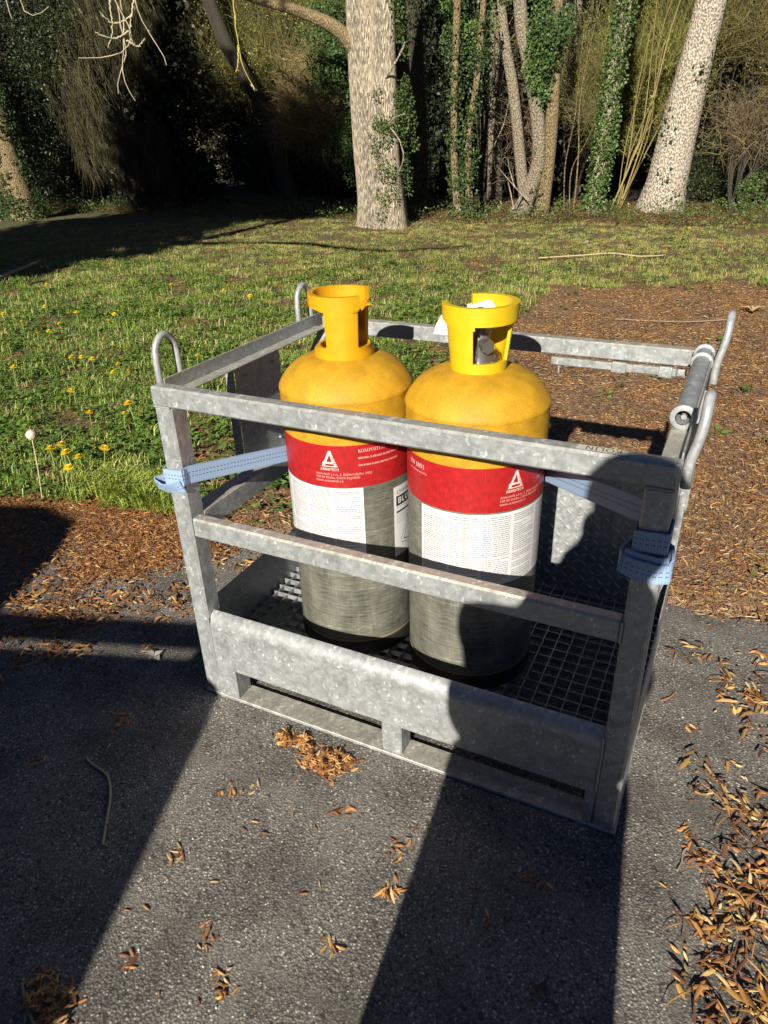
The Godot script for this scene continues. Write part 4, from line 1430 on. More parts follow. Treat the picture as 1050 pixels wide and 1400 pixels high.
func build_trees() -> void:
	var t: Node3D
	var b: MB
	# the big pale poplar
	var c := P(-4.56, 10.45)
	t = thing("poplar_tree", "thick pale furrowed trunk with ivy on its right side behind the cage", "tree", c)
	var pts := [c + Vector3(0, -0.1, 0), c + Vector3(0, 0.12, 0), c + Vector3(-0.01, 0.5, 0), c + Vector3(-0.08, 1.2, 0), c + Vector3(-0.2, 2.4, 0), c + Vector3(-0.26, 3.4, 0), c + Vector3(-0.35, 5.4, -0.1), c + Vector3(-0.3, 8.5, -0.2)]
	var rads := [0.56, 0.46, 0.415, 0.38, 0.28, 0.22, 0.2, 0.12]
	b = mb(); trunk(b, pts, rads, 28, 0.2); part(b, "trunk", M.bark_pale, t)
	var p2 := [c + Vector3(0.16, -0.05, 0.1), c + Vector3(0.13, 0.8, 0.12), c + Vector3(0.12, 1.8, 0.08), c + Vector3(0.13, 2.6, 0.05), c + Vector3(0.16, 3.4, 0.02), c + Vector3(0.5, 6.0, 0.0), c + Vector3(0.8, 8.5, 0.0)]
	b = mb(); trunk(b, p2, [0.36, 0.28, 0.24, 0.2, 0.19, 0.15, 0.1], 24, 0.2); part(b, "stem", M.bark_pale, t)
	b = mb(); trunk(b, [c + Vector3(-0.1, 2.1, 0.05), c + Vector3(-0.32, 2.55, 0.12), c + Vector3(-0.62, 2.86, 0.2), c + Vector3(-1.25, 3.12, 0.3), c + Vector3(-2.4, 3.5, 0.4), c + Vector3(-4.0, 4.5, 0.5)], [0.16, 0.12, 0.095, 0.08, 0.06, 0.03], 12, 0.3); part(b, "mossy_limb", M.bark_ochre, t)
	b = mb()
	rod(b, [c + Vector3(0.25, 2.15, 0.25), c + Vector3(0.5, 2.4, 0.3), c + Vector3(0.62, 2.58, 0.32)], 0.014, 6)
	part(b, "bare_shoot", M.bark_pale, t)
	b = mb()
	rod(b, [c + Vector3(0.28, 1.5, 0.3), c + Vector3(0.45, 1.62, 0.35), c + Vector3(0.62, 1.66, 0.36)], 0.009, 6)
	part(b, "bare_shoot", M.bark_pale, t)
	b = mb()
	rod(b, [c + Vector3(0.3, 1.52, 0.3), c + Vector3(0.52, 1.3, 0.36), c + Vector3(0.58, 1.05, 0.36), c + Vector3(0.5, 0.86, 0.36)], 0.011, 6)
	part(b, "bare_shoot", M.bark_pale, t)
	ivy_on(t, [c + Vector3(0.2, 0.1, 0), c + Vector3(0.12, 1.1, 0.05), c + Vector3(0.1, 2.0, 0.1)], [0.4, 0.31, 0.24], 420, 1.05, -0.65, Color(0.07, 0.11, 0.03), 0.45, 0.8, 0.0)
	ivy_on(t, [c + Vector3(0.2, 1.2, 0), c + Vector3(0.14, 2.2, 0), c + Vector3(0.1, 3.6, 0)], [0.34, 0.27, 0.22], 300, 0.6, 0.1, Color(0.07, 0.11, 0.03), 0.6, 1.0, -0.1)
	crown_of(t, c + Vector3(0.1, 8.3, 0), 3.0, 260)
	# other stems of the wood's edge: [name, label, path, radii, bark, ivy count, ivy arc, crown]
	var list := [
		["ivy_clad_tree", "broad dark trunk wrapped in ivy close behind the pale poplar", [P(-4.98, 12.4), P(-5.0, 12.5, 1.5), P(-5.05, 12.5, 3.4), P(-5.1, 12.6, 7)], [0.42, 0.36, 0.34, 0.2], "bark_dark", 700, 3.1, 1.3],
		["ivy_clad_tree", "thin ivy covered stem right of the pale poplar, nearer the dark trunk", [P(-3.62, 11.6), P(-3.72, 11.6, 1.2), P(-3.7, 11.6, 3.2), P(-3.6, 11.7, 6.5)], [0.075, 0.06, 0.055, 0.04], "bark_ochre", 420, 3.1, 0.9],
		["ivy_clad_tree", "thin ivy covered stem with a yellowish foot left of the twin trunks", [P(-3.36, 11.5), P(-3.42, 11.5, 1.3), P(-3.3, 11.6, 2.6), P(-3.2, 11.8, 6.5)], [0.07, 0.055, 0.05, 0.03], "bark_ochre", 400, 3.1, 0.9],
		["leaning_tree", "slim grey trunk leaning left out of the cluster of twin trunks", [P(-2.60, 12.42), P(-2.74, 12.45, 0.6), P(-2.98, 12.45, 1.95), P(-3.28, 12.45, 3.25), P(-3.9, 12.4, 7)], [0.11, 0.105, 0.1, 0.09, 0.05], "bark_spot", 0, 0, 0.9],
		["leaning_tree", "pale lichen spotted trunk bending left beside the ochre barked stem", [P(-2.70, 12.3), P(-2.52, 12.3, 0.52), P(-2.42, 12.3, 0.95), P(-2.52, 12.3, 1.7), P(-2.74, 12.3, 2.5), P(-2.91, 12.3, 3.25), P(-3.4, 12.3, 7.5)], [0.17, 0.135, 0.125, 0.12, 0.115, 0.11, 0.06], "bark_spot", 40, 1.0, 1.0],
		["ochre_tree", "straight ochre barked stem with an ivy head beside the bending trunk", [P(-2.34, 12.4), P(-2.27, 12.4, 1.25), P(-2.30, 12.4, 2.65), P(-2.30, 12.4, 3.25), P(-2.3, 12.4, 7)], [0.14, 0.115, 0.105, 0.1, 0.06], "bark_ochre", 60, 1.2, 0.9],
		["ivy_column_tree", "slender trunk sleeved in bright green ivy left of the big leaning trunk", [P(-1.52, 12.75), P(-1.43, 12.75, 1.1), P(-1.39, 12.75, 2.15), P(-1.30, 12.75, 3.3), P(-1.1, 12.75, 7)], [0.11, 0.1, 0.1, 0.09, 0.06], "bark_pale", 900, 3.1, 1.0],
		["plane_tree", "thick pale speckled trunk leaning right at the right of the wood", [P(-0.47, 13.5, -0.1), P(-0.40, 13.5, 0.5), P(-0.30, 13.5, 1.6), P(-0.13, 13.5, 3.2), P(0.3, 13.5, 7.5)], [0.5, 0.36, 0.31, 0.24, 0.15], "bark_speckled", 60, 1.6, 1.8],
		["ivy_clad_tree", "stout leaning trunk with reddish bark and ivy at the left of the lawn", [P(-12.5, 9.8, -0.1), P(-12.55, 9.8, 0.4), P(-12.75, 9.9, 1.3), P(-12.95, 10, 2.4), P(-13.6, 10, 7)], [0.48, 0.32, 0.26, 0.24, 0.15], "bark_ochre", 900, 2.4, 1.6],
		["leaning_tree", "dark leafless trunk leaning over the black hollow at left", [P(-8.4, 13.6), P(-8.8, 13.6, 1.6), P(-9.15, 13.3, 2.6), P(-9.5, 13.0, 3.6), P(-10.3, 12.6, 7)], [0.2, 0.17, 0.15, 0.14, 0.08], "bark_dark", 0, 0, 1.0],
		["far_tree", "dim grey trunk standing deep between the poplar and the twin trunks", [P(-4.15, 15.2), P(-4.2, 15.2, 1.8), P(-4.25, 15.2, 3.6), P(-4.3, 15.2, 8)], [0.17, 0.15, 0.14, 0.08], "bark_spot", 60, 3.1, 1.2],
		["far_tree", "pale trunk high behind the ochre stem, hidden below by brush", [P(-2.8, 16.6), P(-2.9, 16.6, 2.4), P(-2.85, 16.6, 4), P(-2.8, 16.6, 9)], [0.24, 0.2, 0.19, 0.1], "bark_spot", 60, 3.1, 1.4]]
	for e in list:
		t = thing(e[0], e[1], "tree", e[2][0] * Vector3(1, 0, 1), "trees along the edge of the wood")
		b = mb(); trunk(b, e[2], e[3], 16, 0.2); part(b, "trunk", M[e[4]], t)
		if e[5] > 0: ivy_on(t, e[2].slice(0, e[2].size()), e[3], e[5], e[6], -1.2, Color(0.085, 0.14, 0.035) if e[0] == "ivy_column_tree" else Color(0.05, 0.085, 0.025), 0.6, 1.15, -0.25 if e[5] > 300 else 0.05)
		if e[0] == "ochre_tree":
			cloud_of(K.ivy, [[-2.5, 12.2, 2.45, 0.22, 0.2, 0.75], [-2.15, 12.2, 2.6, 0.2, 0.2, 0.4]], 420, 0.7, 1.2, Color(0.06, 0.11, 0.03), 0.5, 1.7, "ivy", M.leaf, t, false)
		crown_of(t, e[2][-1], e[7], 70)

func shrub(called: String, label: String, category: String, base: Vector3, parts: Array) -> void:
	var t := thing(called, label, category, base, "")
	for e in parts:
		if e[0] == "stems":
			var b := mb()
			for s in e[1]:
				rod(b, s, e[2] * rf(0.6, 1.3), 6, 0.3)
			part(b, "stem", M[e[3]], t)
		else:
			cloud_of(e[1], e[2], e[3], e[4], e[5], e[6], e[7], e[8], e[0], e[9], t, e[10] if e.size() > 10 else true)

func fan(base: Vector3, n: int, hgt: float, spread: float, lean: Vector3) -> Array:
	var o := []
	for i in n:
		var a := rf(0, TAU)
		var d := Vector3(cos(a) * spread * rf(0.2, 1), 0, sin(a) * spread * rf(0.2, 0.6))
		var f := hgt * rf(0.6, 1.15)
		var kink := Vector3(rf(-1, 1), 0, rf(-1, 1)) * spread * 0.22
		o.append([base + d * 0.06, base + d * 0.35 + kink + lean * 0.3 + Vector3(0, f * 0.35, 0), base + d * 0.75 - kink * 0.6 + lean * 0.7 + Vector3(0, f * 0.72, 0), base + d + lean + Vector3(0, f, 0)])
	return o

func build_thicket() -> void:
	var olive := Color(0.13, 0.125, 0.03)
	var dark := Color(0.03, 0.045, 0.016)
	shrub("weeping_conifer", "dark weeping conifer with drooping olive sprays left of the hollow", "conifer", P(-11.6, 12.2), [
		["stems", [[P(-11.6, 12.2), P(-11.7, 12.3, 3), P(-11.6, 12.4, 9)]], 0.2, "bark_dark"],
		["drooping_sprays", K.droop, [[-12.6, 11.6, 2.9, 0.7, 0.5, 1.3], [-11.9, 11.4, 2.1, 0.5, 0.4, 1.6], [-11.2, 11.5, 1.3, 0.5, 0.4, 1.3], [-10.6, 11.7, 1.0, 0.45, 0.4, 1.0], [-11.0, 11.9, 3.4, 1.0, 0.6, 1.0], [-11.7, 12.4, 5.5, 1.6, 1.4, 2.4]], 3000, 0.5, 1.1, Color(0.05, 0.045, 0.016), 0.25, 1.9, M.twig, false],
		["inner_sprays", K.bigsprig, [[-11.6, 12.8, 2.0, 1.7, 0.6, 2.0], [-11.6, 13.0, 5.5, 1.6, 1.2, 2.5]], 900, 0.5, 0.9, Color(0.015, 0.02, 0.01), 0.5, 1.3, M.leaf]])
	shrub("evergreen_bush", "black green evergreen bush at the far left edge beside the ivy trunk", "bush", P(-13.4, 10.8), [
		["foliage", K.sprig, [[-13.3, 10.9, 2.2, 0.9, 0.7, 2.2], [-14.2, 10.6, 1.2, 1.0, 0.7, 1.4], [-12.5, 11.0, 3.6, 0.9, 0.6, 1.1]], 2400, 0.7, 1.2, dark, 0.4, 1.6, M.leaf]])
	shrub("spring_thicket", "tall olive green thicket of fine twigs above the black hollow", "thicket", P(-9.4, 14.6), [
		["stems", fan(P(-9.4, 14.6), 16, 5.5, 2.4, Vector3.ZERO), 0.02, "bark_dark"],
		["leafing_twigs", K.sprig, [[-10.6, 14.2, 3.3, 1.3, 0.7, 1.5], [-9.0, 14.2, 3.2, 1.4, 0.7, 1.4], [-7.6, 14.1, 3.5, 1.1, 0.7, 1.2], [-9.3, 14.5, 5.5, 2.6, 1.0, 1.4]], 5200, 0.45, 0.9, olive * 1.8, 0.35, 1.6, M.leaf],
		["twigs", K.twigs, [[-10.2, 14.0, 3.0, 1.3, 0.7, 1.4], [-8.4, 14.0, 3.0, 1.6, 0.7, 1.4]], 800, 0.7, 1.2, Color(0.16, 0.15, 0.05), 0.5, 1.4, M.twig]])
	shrub("twig_tangle", "brown tangle of dead twigs hanging left of the pale poplar", "thicket", P(-7.2, 12.9), [
		["stems", fan(P(-7.0, 12.9), 9, 3.0, 0.9, Vector3.ZERO), 0.014, "bark_dark"],
		["twigs", K.tangle, [[-7.1, 12.6, 2.1, 0.75, 0.5, 0.75], [-6.7, 12.5, 1.4, 0.45, 0.4, 0.55], [-7.6, 12.7, 1.7, 0.4, 0.4, 0.6]], 420, 0.6, 1.1, Color(0.27, 0.20, 0.09), 0.45, 1.5, M.twig],
		["leafing_twigs", K.sprig, [[-7.1, 12.7, 1.7, 0.9, 0.5, 0.9]], 420, 0.35, 0.6, olive, 0.5, 1.4, M.leaf]])
	shrub("ivy_bush", "glossy dark green ivy bush touching the left side of the pale poplar", "bush", P(-5.7, 11.6), [
		["foliage", K.ivy, [[-5.75, 11.5, 2.0, 0.45, 0.4, 0.9], [-5.5, 11.4, 1.1, 0.35, 0.3, 0.6], [-6.1, 11.6, 2.7, 0.6, 0.4, 0.8]], 1300, 0.7, 1.25, Color(0.045, 0.08, 0.02), 0.4, 1.8, M.leaf, false]])
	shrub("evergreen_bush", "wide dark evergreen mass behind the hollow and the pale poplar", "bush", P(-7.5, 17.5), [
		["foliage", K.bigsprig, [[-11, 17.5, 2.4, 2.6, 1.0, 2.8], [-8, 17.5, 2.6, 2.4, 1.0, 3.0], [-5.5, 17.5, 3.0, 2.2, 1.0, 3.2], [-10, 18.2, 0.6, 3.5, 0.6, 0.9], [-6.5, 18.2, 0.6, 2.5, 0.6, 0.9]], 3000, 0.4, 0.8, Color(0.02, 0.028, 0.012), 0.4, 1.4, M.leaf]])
	shrub("ivy_curtain", "curtain of ivy leaves hanging high between poplar and twin trunks", "ivy", P(-3.5, 12.4), [
		["stems", fan(P(-3.5, 12.5), 8, 5.0, 0.7, Vector3.ZERO), 0.016, "bark_dark"],
		["foliage", K.ivy, [[-4.2, 12.6, 3.3, 0.3, 0.3, 0.8], [-3.45, 12.0, 2.75, 0.3, 0.3, 0.6], [-3.2, 12.6, 3.6, 0.5, 0.4, 0.5]], 620, 0.7, 1.25, Color(0.06, 0.1, 0.025), 0.35, 1.9, M.leaf, false],
		["stems", [[P(-3.75, 13, 1.7), P(-3.5, 13, 2.2), P(-3.15, 13, 2.75)], [P(-3.7, 13, 1.2), P(-3.4, 13, 1.9), P(-3.05, 13, 2.2), P(-2.9, 13, 2.4)], [P(-3.9, 12.9, 2.75), P(-3.4, 12.9, 2.45), P(-3.0, 12.9, 2.5)], [P(-3.6, 13, 0.9), P(-3.3, 13, 1.5), P(-3.2, 13, 2.1)]], 0.009, "bark_pale"],
		["dead_twigs", K.tangle, [[-3.2, 12.9, 2.0, 0.5, 0.5, 1.2], [-2.9, 13.1, 1.2, 0.4, 0.5, 0.8]], 110, 0.6, 1.1, Color(0.17, 0.125, 0.07), 0.4, 1.5, M.twig]])
	shrub("evergreen_bush", "shaded evergreen bank behind the twin trunks and the ivy column", "bush", P(-2.3, 17.2), [
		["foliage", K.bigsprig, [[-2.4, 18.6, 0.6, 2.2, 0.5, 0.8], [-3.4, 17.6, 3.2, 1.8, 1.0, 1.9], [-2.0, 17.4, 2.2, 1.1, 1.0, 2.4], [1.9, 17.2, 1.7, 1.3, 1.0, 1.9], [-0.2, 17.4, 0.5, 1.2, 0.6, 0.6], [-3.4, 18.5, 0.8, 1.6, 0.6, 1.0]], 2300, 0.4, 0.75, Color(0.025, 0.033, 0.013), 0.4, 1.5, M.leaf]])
	shrub("broom_thicket", "yellow green brush of upright twigs between ivy column and leaning trunk", "thicket", P(-1.2, 14.6), [
		["stems", fan(P(-1.25, 13.7), 7, 3.4, 0.9, Vector3(0.25, 0, 0)) + [[P(-1.35, 13.6), P(-1.1, 13.6, 0.75), P(-0.9, 13.6, 1.4), P(-0.78, 13.6, 2.6)], [P(-1.35, 13.6), P(-1.08, 13.6, 0.8), P(-0.95, 13.6, 1.5), P(-0.98, 13.6, 3.2)], [P(-1.6, 13.4), P(-1.4, 13.4, 0.9), P(-1.36, 13.4, 2.0), P(-1.28, 13.4, 3.2)]], 0.013, "stem_yellow"],
		["twigs", K.twigs, [[-1.0, 14.6, 2.3, 1.0, 0.6, 1.5], [-1.9, 14.9, 2.2, 0.9, 0.6, 1.3], [-0.3, 14.8, 3.2, 0.8, 0.6, 0.9]], 520, 0.6, 1.1, Color(0.22, 0.21, 0.06), 0.45, 1.4, M.twig],
		["leafing_twigs", K.sprig, [[-1.0, 14.9, 2.2, 1.0, 0.5, 1.6], [-2.0, 15.2, 2.3, 0.9, 0.5, 1.4]], 2600, 0.4, 0.8, Color(0.17, 0.175, 0.04), 0.35, 1.5, M.leaf]])
	shrub("brown_thicket", "brown and olive thicket of bare brush right of the leaning trunk", "thicket", P(0.6, 15.0), [
		["stems", fan(P(0.5, 15.0), 12, 4.0, 1.4, Vector3.ZERO), 0.015, "bark_dark"],
		["twigs", K.twigs + K.tangle, [[0.3, 14.7, 3.1, 0.9, 0.6, 0.7], [1.2, 14.6, 2.6, 0.7, 0.6, 1.0], [0.6, 14.9, 3.8, 1.4, 0.6, 0.8]], 750, 0.5, 1.0, Color(0.20, 0.165, 0.06), 0.45, 1.4, M.twig],
		["leafing_twigs", K.sprig, [[0.2, 15.1, 3.1, 1.0, 0.5, 0.75], [1.2, 15.0, 2.5, 0.8, 0.5, 1.1]], 2300, 0.4, 0.75, Color(0.18, 0.16, 0.045), 0.4, 1.4, M.leaf]])
	shrub("evergreen_bush", "low dark bush right of the leaning trunk under the brown brush", "bush", P(0.4, 14.7), [
		["foliage", K.sprig, [[0.35, 14.6, 0.55, 0.8, 0.4, 0.6], [1.3, 14.4, 0.6, 0.6, 0.4, 0.7]], 1000, 0.5, 0.9, Color(0.045, 0.06, 0.02), 0.35, 1.5, M.leaf]])
	shrub("evergreen_bush", "low dark evergreen undergrowth between the conifer and the far left trunk", "bush", P(-13.0, 13.2), [
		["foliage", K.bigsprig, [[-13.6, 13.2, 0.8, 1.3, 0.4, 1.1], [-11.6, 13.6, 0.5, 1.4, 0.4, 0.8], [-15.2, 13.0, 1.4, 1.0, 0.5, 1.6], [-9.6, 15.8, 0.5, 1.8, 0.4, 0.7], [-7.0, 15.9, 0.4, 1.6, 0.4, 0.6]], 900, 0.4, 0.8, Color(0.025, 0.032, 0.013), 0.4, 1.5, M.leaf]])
	shrub("hazel_shrub", "many stemmed dark shrub at the right edge of the wood", "shrub", P(0.72, 13.5), [
		["stems", fan(P(0.72, 13.5), 16, 2.3, 0.7, Vector3(0.1, 0, 0)), 0.022, "bark_dark"],
		["twigs", K.tangle, [[0.7, 13.4, 1.4, 0.5, 0.4, 0.6]], 130, 0.5, 0.9, Color(0.2, 0.15, 0.08), 0.5, 1.4, M.twig],
		["foliage", K.ivy, [[1.05, 13.2, 0.3, 0.25, 0.2, 0.35]], 160, 0.6, 1.0, Color(0.07, 0.11, 0.03), 0.5, 1.6, M.leaf, false]])
	shrub("sapling", "group of thin bare saplings between twin trunks and ivy column", "sapling", P(-1.95, 12.9), [
		["stems", [[P(-2.05, 12.9), P(-2.1, 12.9, 0.8), P(-2.0, 12.9, 1.6), P(-1.98, 12.9, 2.9)], [P(-1.95, 12.9), P(-1.98, 12.9, 0.7), P(-1.75, 12.9, 1.2), P(-1.55, 12.9, 1.7)], [P(-1.88, 12.9), P(-1.88, 12.9, 0.9), P(-1.93, 12.9, 1.9), P(-1.75, 12.9, 3.2)]], 0.018, "bark_ochre"],
		["twigs", K.tangle, [[-1.9, 13.1, 1.9, 0.35, 0.3, 0.6]], 100, 0.5, 0.8, Color(0.19, 0.16, 0.07), 0.5, 1.4, M.twig]])
	shrub("broken_sapling", "broken bare branches lying against the foot of the twin trunks", "branch", P(-2.9, 12.2), [
		["stems", [[P(-2.72, 12.1), P(-2.82, 12.1, 0.35), P(-2.9, 12.1, 0.6)], [P(-2.5, 12.05, 0.28), P(-2.85, 12.05, 0.6), P(-3.1, 12.05, 0.85)], [P(-2.75, 12.05, 0.5), P(-2.85, 12.05, 0.75), P(-2.9, 12.05, 0.95)], [P(-2.6, 12.05, 0.4), P(-2.72, 12.0, 0.2), P(-2.8, 12.0, 0.12)]], 0.018, "bark_pale"]])
	shrub("spring_thicket", "olive haze of leafing brush deep behind twin trunks and ivy column", "thicket", P(-2.5, 15.9), [
		["stems", fan(P(-2.6, 15.9), 10, 5.0, 2.0, Vector3.ZERO), 0.016, "bark_dark"],
		["leafing_twigs", K.sprig, [[-3.6, 15.8, 2.7, 1.0, 0.4, 1.0], [-2.2, 15.9, 2.4, 1.0, 0.4, 1.4], [-0.9, 16.0, 2.7, 0.9, 0.4, 1.0]], 1500, 0.5, 0.9, Color(0.12, 0.115, 0.035), 0.3, 1.7, M.leaf],
		["twigs", K.tangle, [[-3.5, 15.6, 2.2, 1.1, 0.4, 1.3], [-1.9, 15.6, 1.9, 1.0, 0.4, 1.3]], 200, 0.7, 1.2, Color(0.17, 0.14, 0.07), 0.4, 1.5, M.twig]])
	shrub("evergreen_bush", "dim bush deep in the black hollow left of the poplar", "bush", P(-9.0, 16.2), [
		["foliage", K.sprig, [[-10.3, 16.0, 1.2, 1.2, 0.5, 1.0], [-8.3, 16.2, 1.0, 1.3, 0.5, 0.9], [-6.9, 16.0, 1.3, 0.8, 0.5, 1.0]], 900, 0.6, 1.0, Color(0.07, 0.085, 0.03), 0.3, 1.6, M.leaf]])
	# what nobody could count: the wood behind, the undergrowth at its foot
	var w := []
	var c := []
	for i in 9000:
		var u := rf(-30, 14)
		var v := rf(20, 30)
		var h := rf(0, 7.5) * (0.55 + 0.45 * smoothstep(20, 26, v))
		var p := P(u, v, h)
		if nz2.get_noise_3d(p.x * 9, p.y * 12, p.z * 9) < -0.2: continue
		var sight := 0.9 - 0.0775 * (v - 3.2)
		if absf(u - sight) < 0.9 and h > 1.1 and h < 3.2 and nz2.get_noise_3d(p.x * 20, p.y * 20, p.z * 20) < 0.3: continue
		w.append(Transform3D(Basis(Vector3.UP, rf(0, TAU)).scaled(Vector3.ONE * rf(0.5, 1.2)), p))
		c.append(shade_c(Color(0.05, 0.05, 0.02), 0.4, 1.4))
	tag(scatter("far_wood", K.bigsprig[0], M.leaf, w, c), "dim mass of foliage deep in the wood behind the trunks", "foliage")
	w = []
	c = []
	for i in 2600:
		var u := rf(-14.5, 2.5)
		var v := rf(10.8, 13.6) + 0.6 * nz.get_noise_1d(u * 20)
		if nz2.get_noise_2d(u * 20, v * 20) < -0.05: continue
		var p := P(u, v, 0.0)
		w.append(Transform3D(Basis(Vector3.UP, rf(0, TAU)).scaled(Vector3.ONE * rf(0.3, 0.8)), p + Vector3(0, rf(0.0, 0.12), 0)))
		c.append(shade_c(Color(0.085, 0.12, 0.03), 0.5, 1.5))
	tag(scatter("undergrowth", K.sprig[0], M.leaf, w, c), "low leafy undergrowth along the foot of the wood", "undergrowth")
	# a pale house glimpsed through the brush
	var t := thing("pale_house", "pale rendered house glimpsed through the brush right of the leaning trunk", "house", P(-1.2, 32))
	var b := mb(); b.box(-3.2, 0.4, 0.0, 3.4, 30.0, 34.0, 0.01); part(b, "wall", mat(Color(0.72, 0.7, 0.66), 0.9), t)
	b = mb(); b.xbox(Transform3D(Basis(Vector3.RIGHT, -0.6), P(-1.4, 33, 4.0)), Vector3(4.2, 0.15, 3.0), 0.02); part(b, "roof", mat(Color(0.2, 0.1, 0.07), 0.9), t)
	# trees outside the frame whose shade falls across the lawn and into the hollow
	for e in [["shade_tree", "dense evergreen outside the frame at left shading the far lawn", P(-7.6, -2.0), [[-7.9, -2.0, 2.2, 1.9, 1.9, 1.9], [-7.9, -2.0, 5.2, 2.0, 1.9, 2.4], [-7.8, -2.0, 8.2, 1.5, 1.5, 2.0]], 1500],
			["shade_tree", "tall dense crowned tree outside the frame shading the dark hollow", P(-5.9, -9.0), [[-4.8, -9.0, 11.7, 1.25, 1.3, 0.85], [-6.9, -9.0, 11.7, 1.3, 1.3, 0.85]], 700]]:
		t = thing(e[0], e[1], "tree", e[2])
		b = mb(); trunk(b, [e[2], e[2] + Vector3(0, 5, 0), e[2] + Vector3(0, 10, 0)], [0.25, 0.2, 0.08], 10); part(b, "trunk", M.bark_dark, t)
		cloud_of(K.bigsprig, e[3], e[4], 0.9, 1.5, Color(0.04, 0.06, 0.02), 0.5, 1.4, "crown", M.leaf, t)
	# tree outside the frame at the left whose twigs hang into view
	t = thing("overhanging_tree", "leafless tree outside the frame with pale twigs hanging into view top left", "tree", P(-6.4, 0.6))
	b = mb(); trunk(b, [P(-6.4, 0.6), P(-6.2, 0.7, 2.2), P(-5.6, 0.9, 4.2), P(-5.0, 1.0, 6.5)], [0.22, 0.18, 0.15, 0.06], 12); part(b, "trunk", M.bark_pale, t)
	b = mb(); trunk(b, [P(-5.8, 0.85, 3.5), P(-4.2, 1.4, 3.6), P(-2.9, 2.1, 3.0), P(-1.9, 2.7, 2.9), P(-1.3, 3.0, 3.1)], [0.09, 0.06, 0.04, 0.025, 0.008], 8); part(b, "limb", M.bark_pale, t)
	var tw := mat(Color(0.42, 0.37, 0.25), 0.7)
	var yl := mat(Color(0.46, 0.39, 0.09), 0.7)
	var tips := [
		[[[-2.2, 2.45, 3.0], [-2.17, 2.43, 2.15], [-2.13, 2.47, 1.98], [-2.21, 2.40, 1.89], [-2.35, 2.26, 1.875]], tw],
		[[[-2.15, 2.47, 2.9], [-2.17, 2.44, 2.1], [-2.165, 2.44, 1.9], [-2.22, 2.39, 1.75], [-2.225, 2.385, 1.70]], tw],
		[[[-2.2, 2.42, 2.9], [-2.16, 2.46, 2.1], [-2.17, 2.44, 1.95], [-2.185, 2.41, 1.8], [-2.155, 2.435, 1.665]], tw],
		[[[-2.05, 2.55, 3.0], [-2.09, 2.5, 2.12], [-2.06, 2.53, 2.0], [-2.02, 2.555, 1.92], [-1.995, 2.57, 1.835]], tw],
		[[[-2.1, 2.5, 2.12], [-2.14, 2.47, 2.06], [-2.2, 2.41, 2.04], [-2.23, 2.36, 2.09]], tw],
		[[[-2.14, 2.46, 2.0], [-2.2, 2.4, 1.97], [-2.27, 2.34, 2.0]], tw],
		[[[-2.15, 2.45, 1.96], [-2.11, 2.48, 1.93], [-2.08, 2.52, 1.97]], tw],
		[[[-2.2, 2.42, 2.15], [-2.21, 2.41, 2.0], [-2.235, 2.38, 1.93]], tw],
		[[[-2.1, 2.5, 2.15], [-2.13, 2.46, 2.0], [-2.12, 2.47, 1.94]], tw],
		[[[-2.55, 2.05, 3.1], [-2.5, 2.08, 2.16], [-2.49, 2.09, 2.08], [-2.45, 2.13, 2.075], [-2.41, 2.18, 2.11]], tw],
		[[[-2.56, 2.02, 2.9], [-2.545, 2.03, 2.15], [-2.54, 2.03, 2.05]], tw],
		[[[-1.7, 2.8, 2.95], [-1.67, 2.83, 2.15], [-1.67, 2.83, 1.98], [-1.655, 2.84, 1.81], [-1.62, 2.87, 1.72]], yl],
		[[[-1.668, 2.83, 1.93], [-1.675, 2.82, 1.84], [-1.69, 2.81, 1.795]], yl],
		[[[-1.63, 2.865, 1.735], [-1.615, 2.875, 1.71], [-1.605, 2.885, 1.705]], tw]]
	for e in tips:
		b = mb()
		var q := []
		for p in e[0]: q.append(P(p[0], p[1], p[2]))
		var cv := Curve3D.new()
		for i in q.size():
			var d: Vector3 = (q[mini(i + 1, q.size() - 1)] - q[maxi(i - 1, 0)]) / 6.0
			cv.add_point(q[i], -d, d)
		var L := cv.get_baked_length()
		var pp := []
		var rr := []
		for i in 25:
			pp.append(cv.sample_baked(L * i / 24.0, true) + Vector3(rf(-1, 1), rf(-1, 1), rf(-1, 1)) * 0.004)
			rr.append(lerpf(0.0048, 0.002, i / 24.0) * (1.0 + 0.35 * float(i % 4 == 1)))
		b.tube(pp, rr, 6)
		for i in [9, 13, 17, 20]:   # buds
			b.tube([pp[i], pp[i] + (pp[i] - pp[i - 1]).normalized() * 0.012 + Vector3(rf(-.01, .01), 0.004, rf(-.01, .01))], [0.0035, 0.001], 5)
		part(b, "hanging_twig", e[1], t)

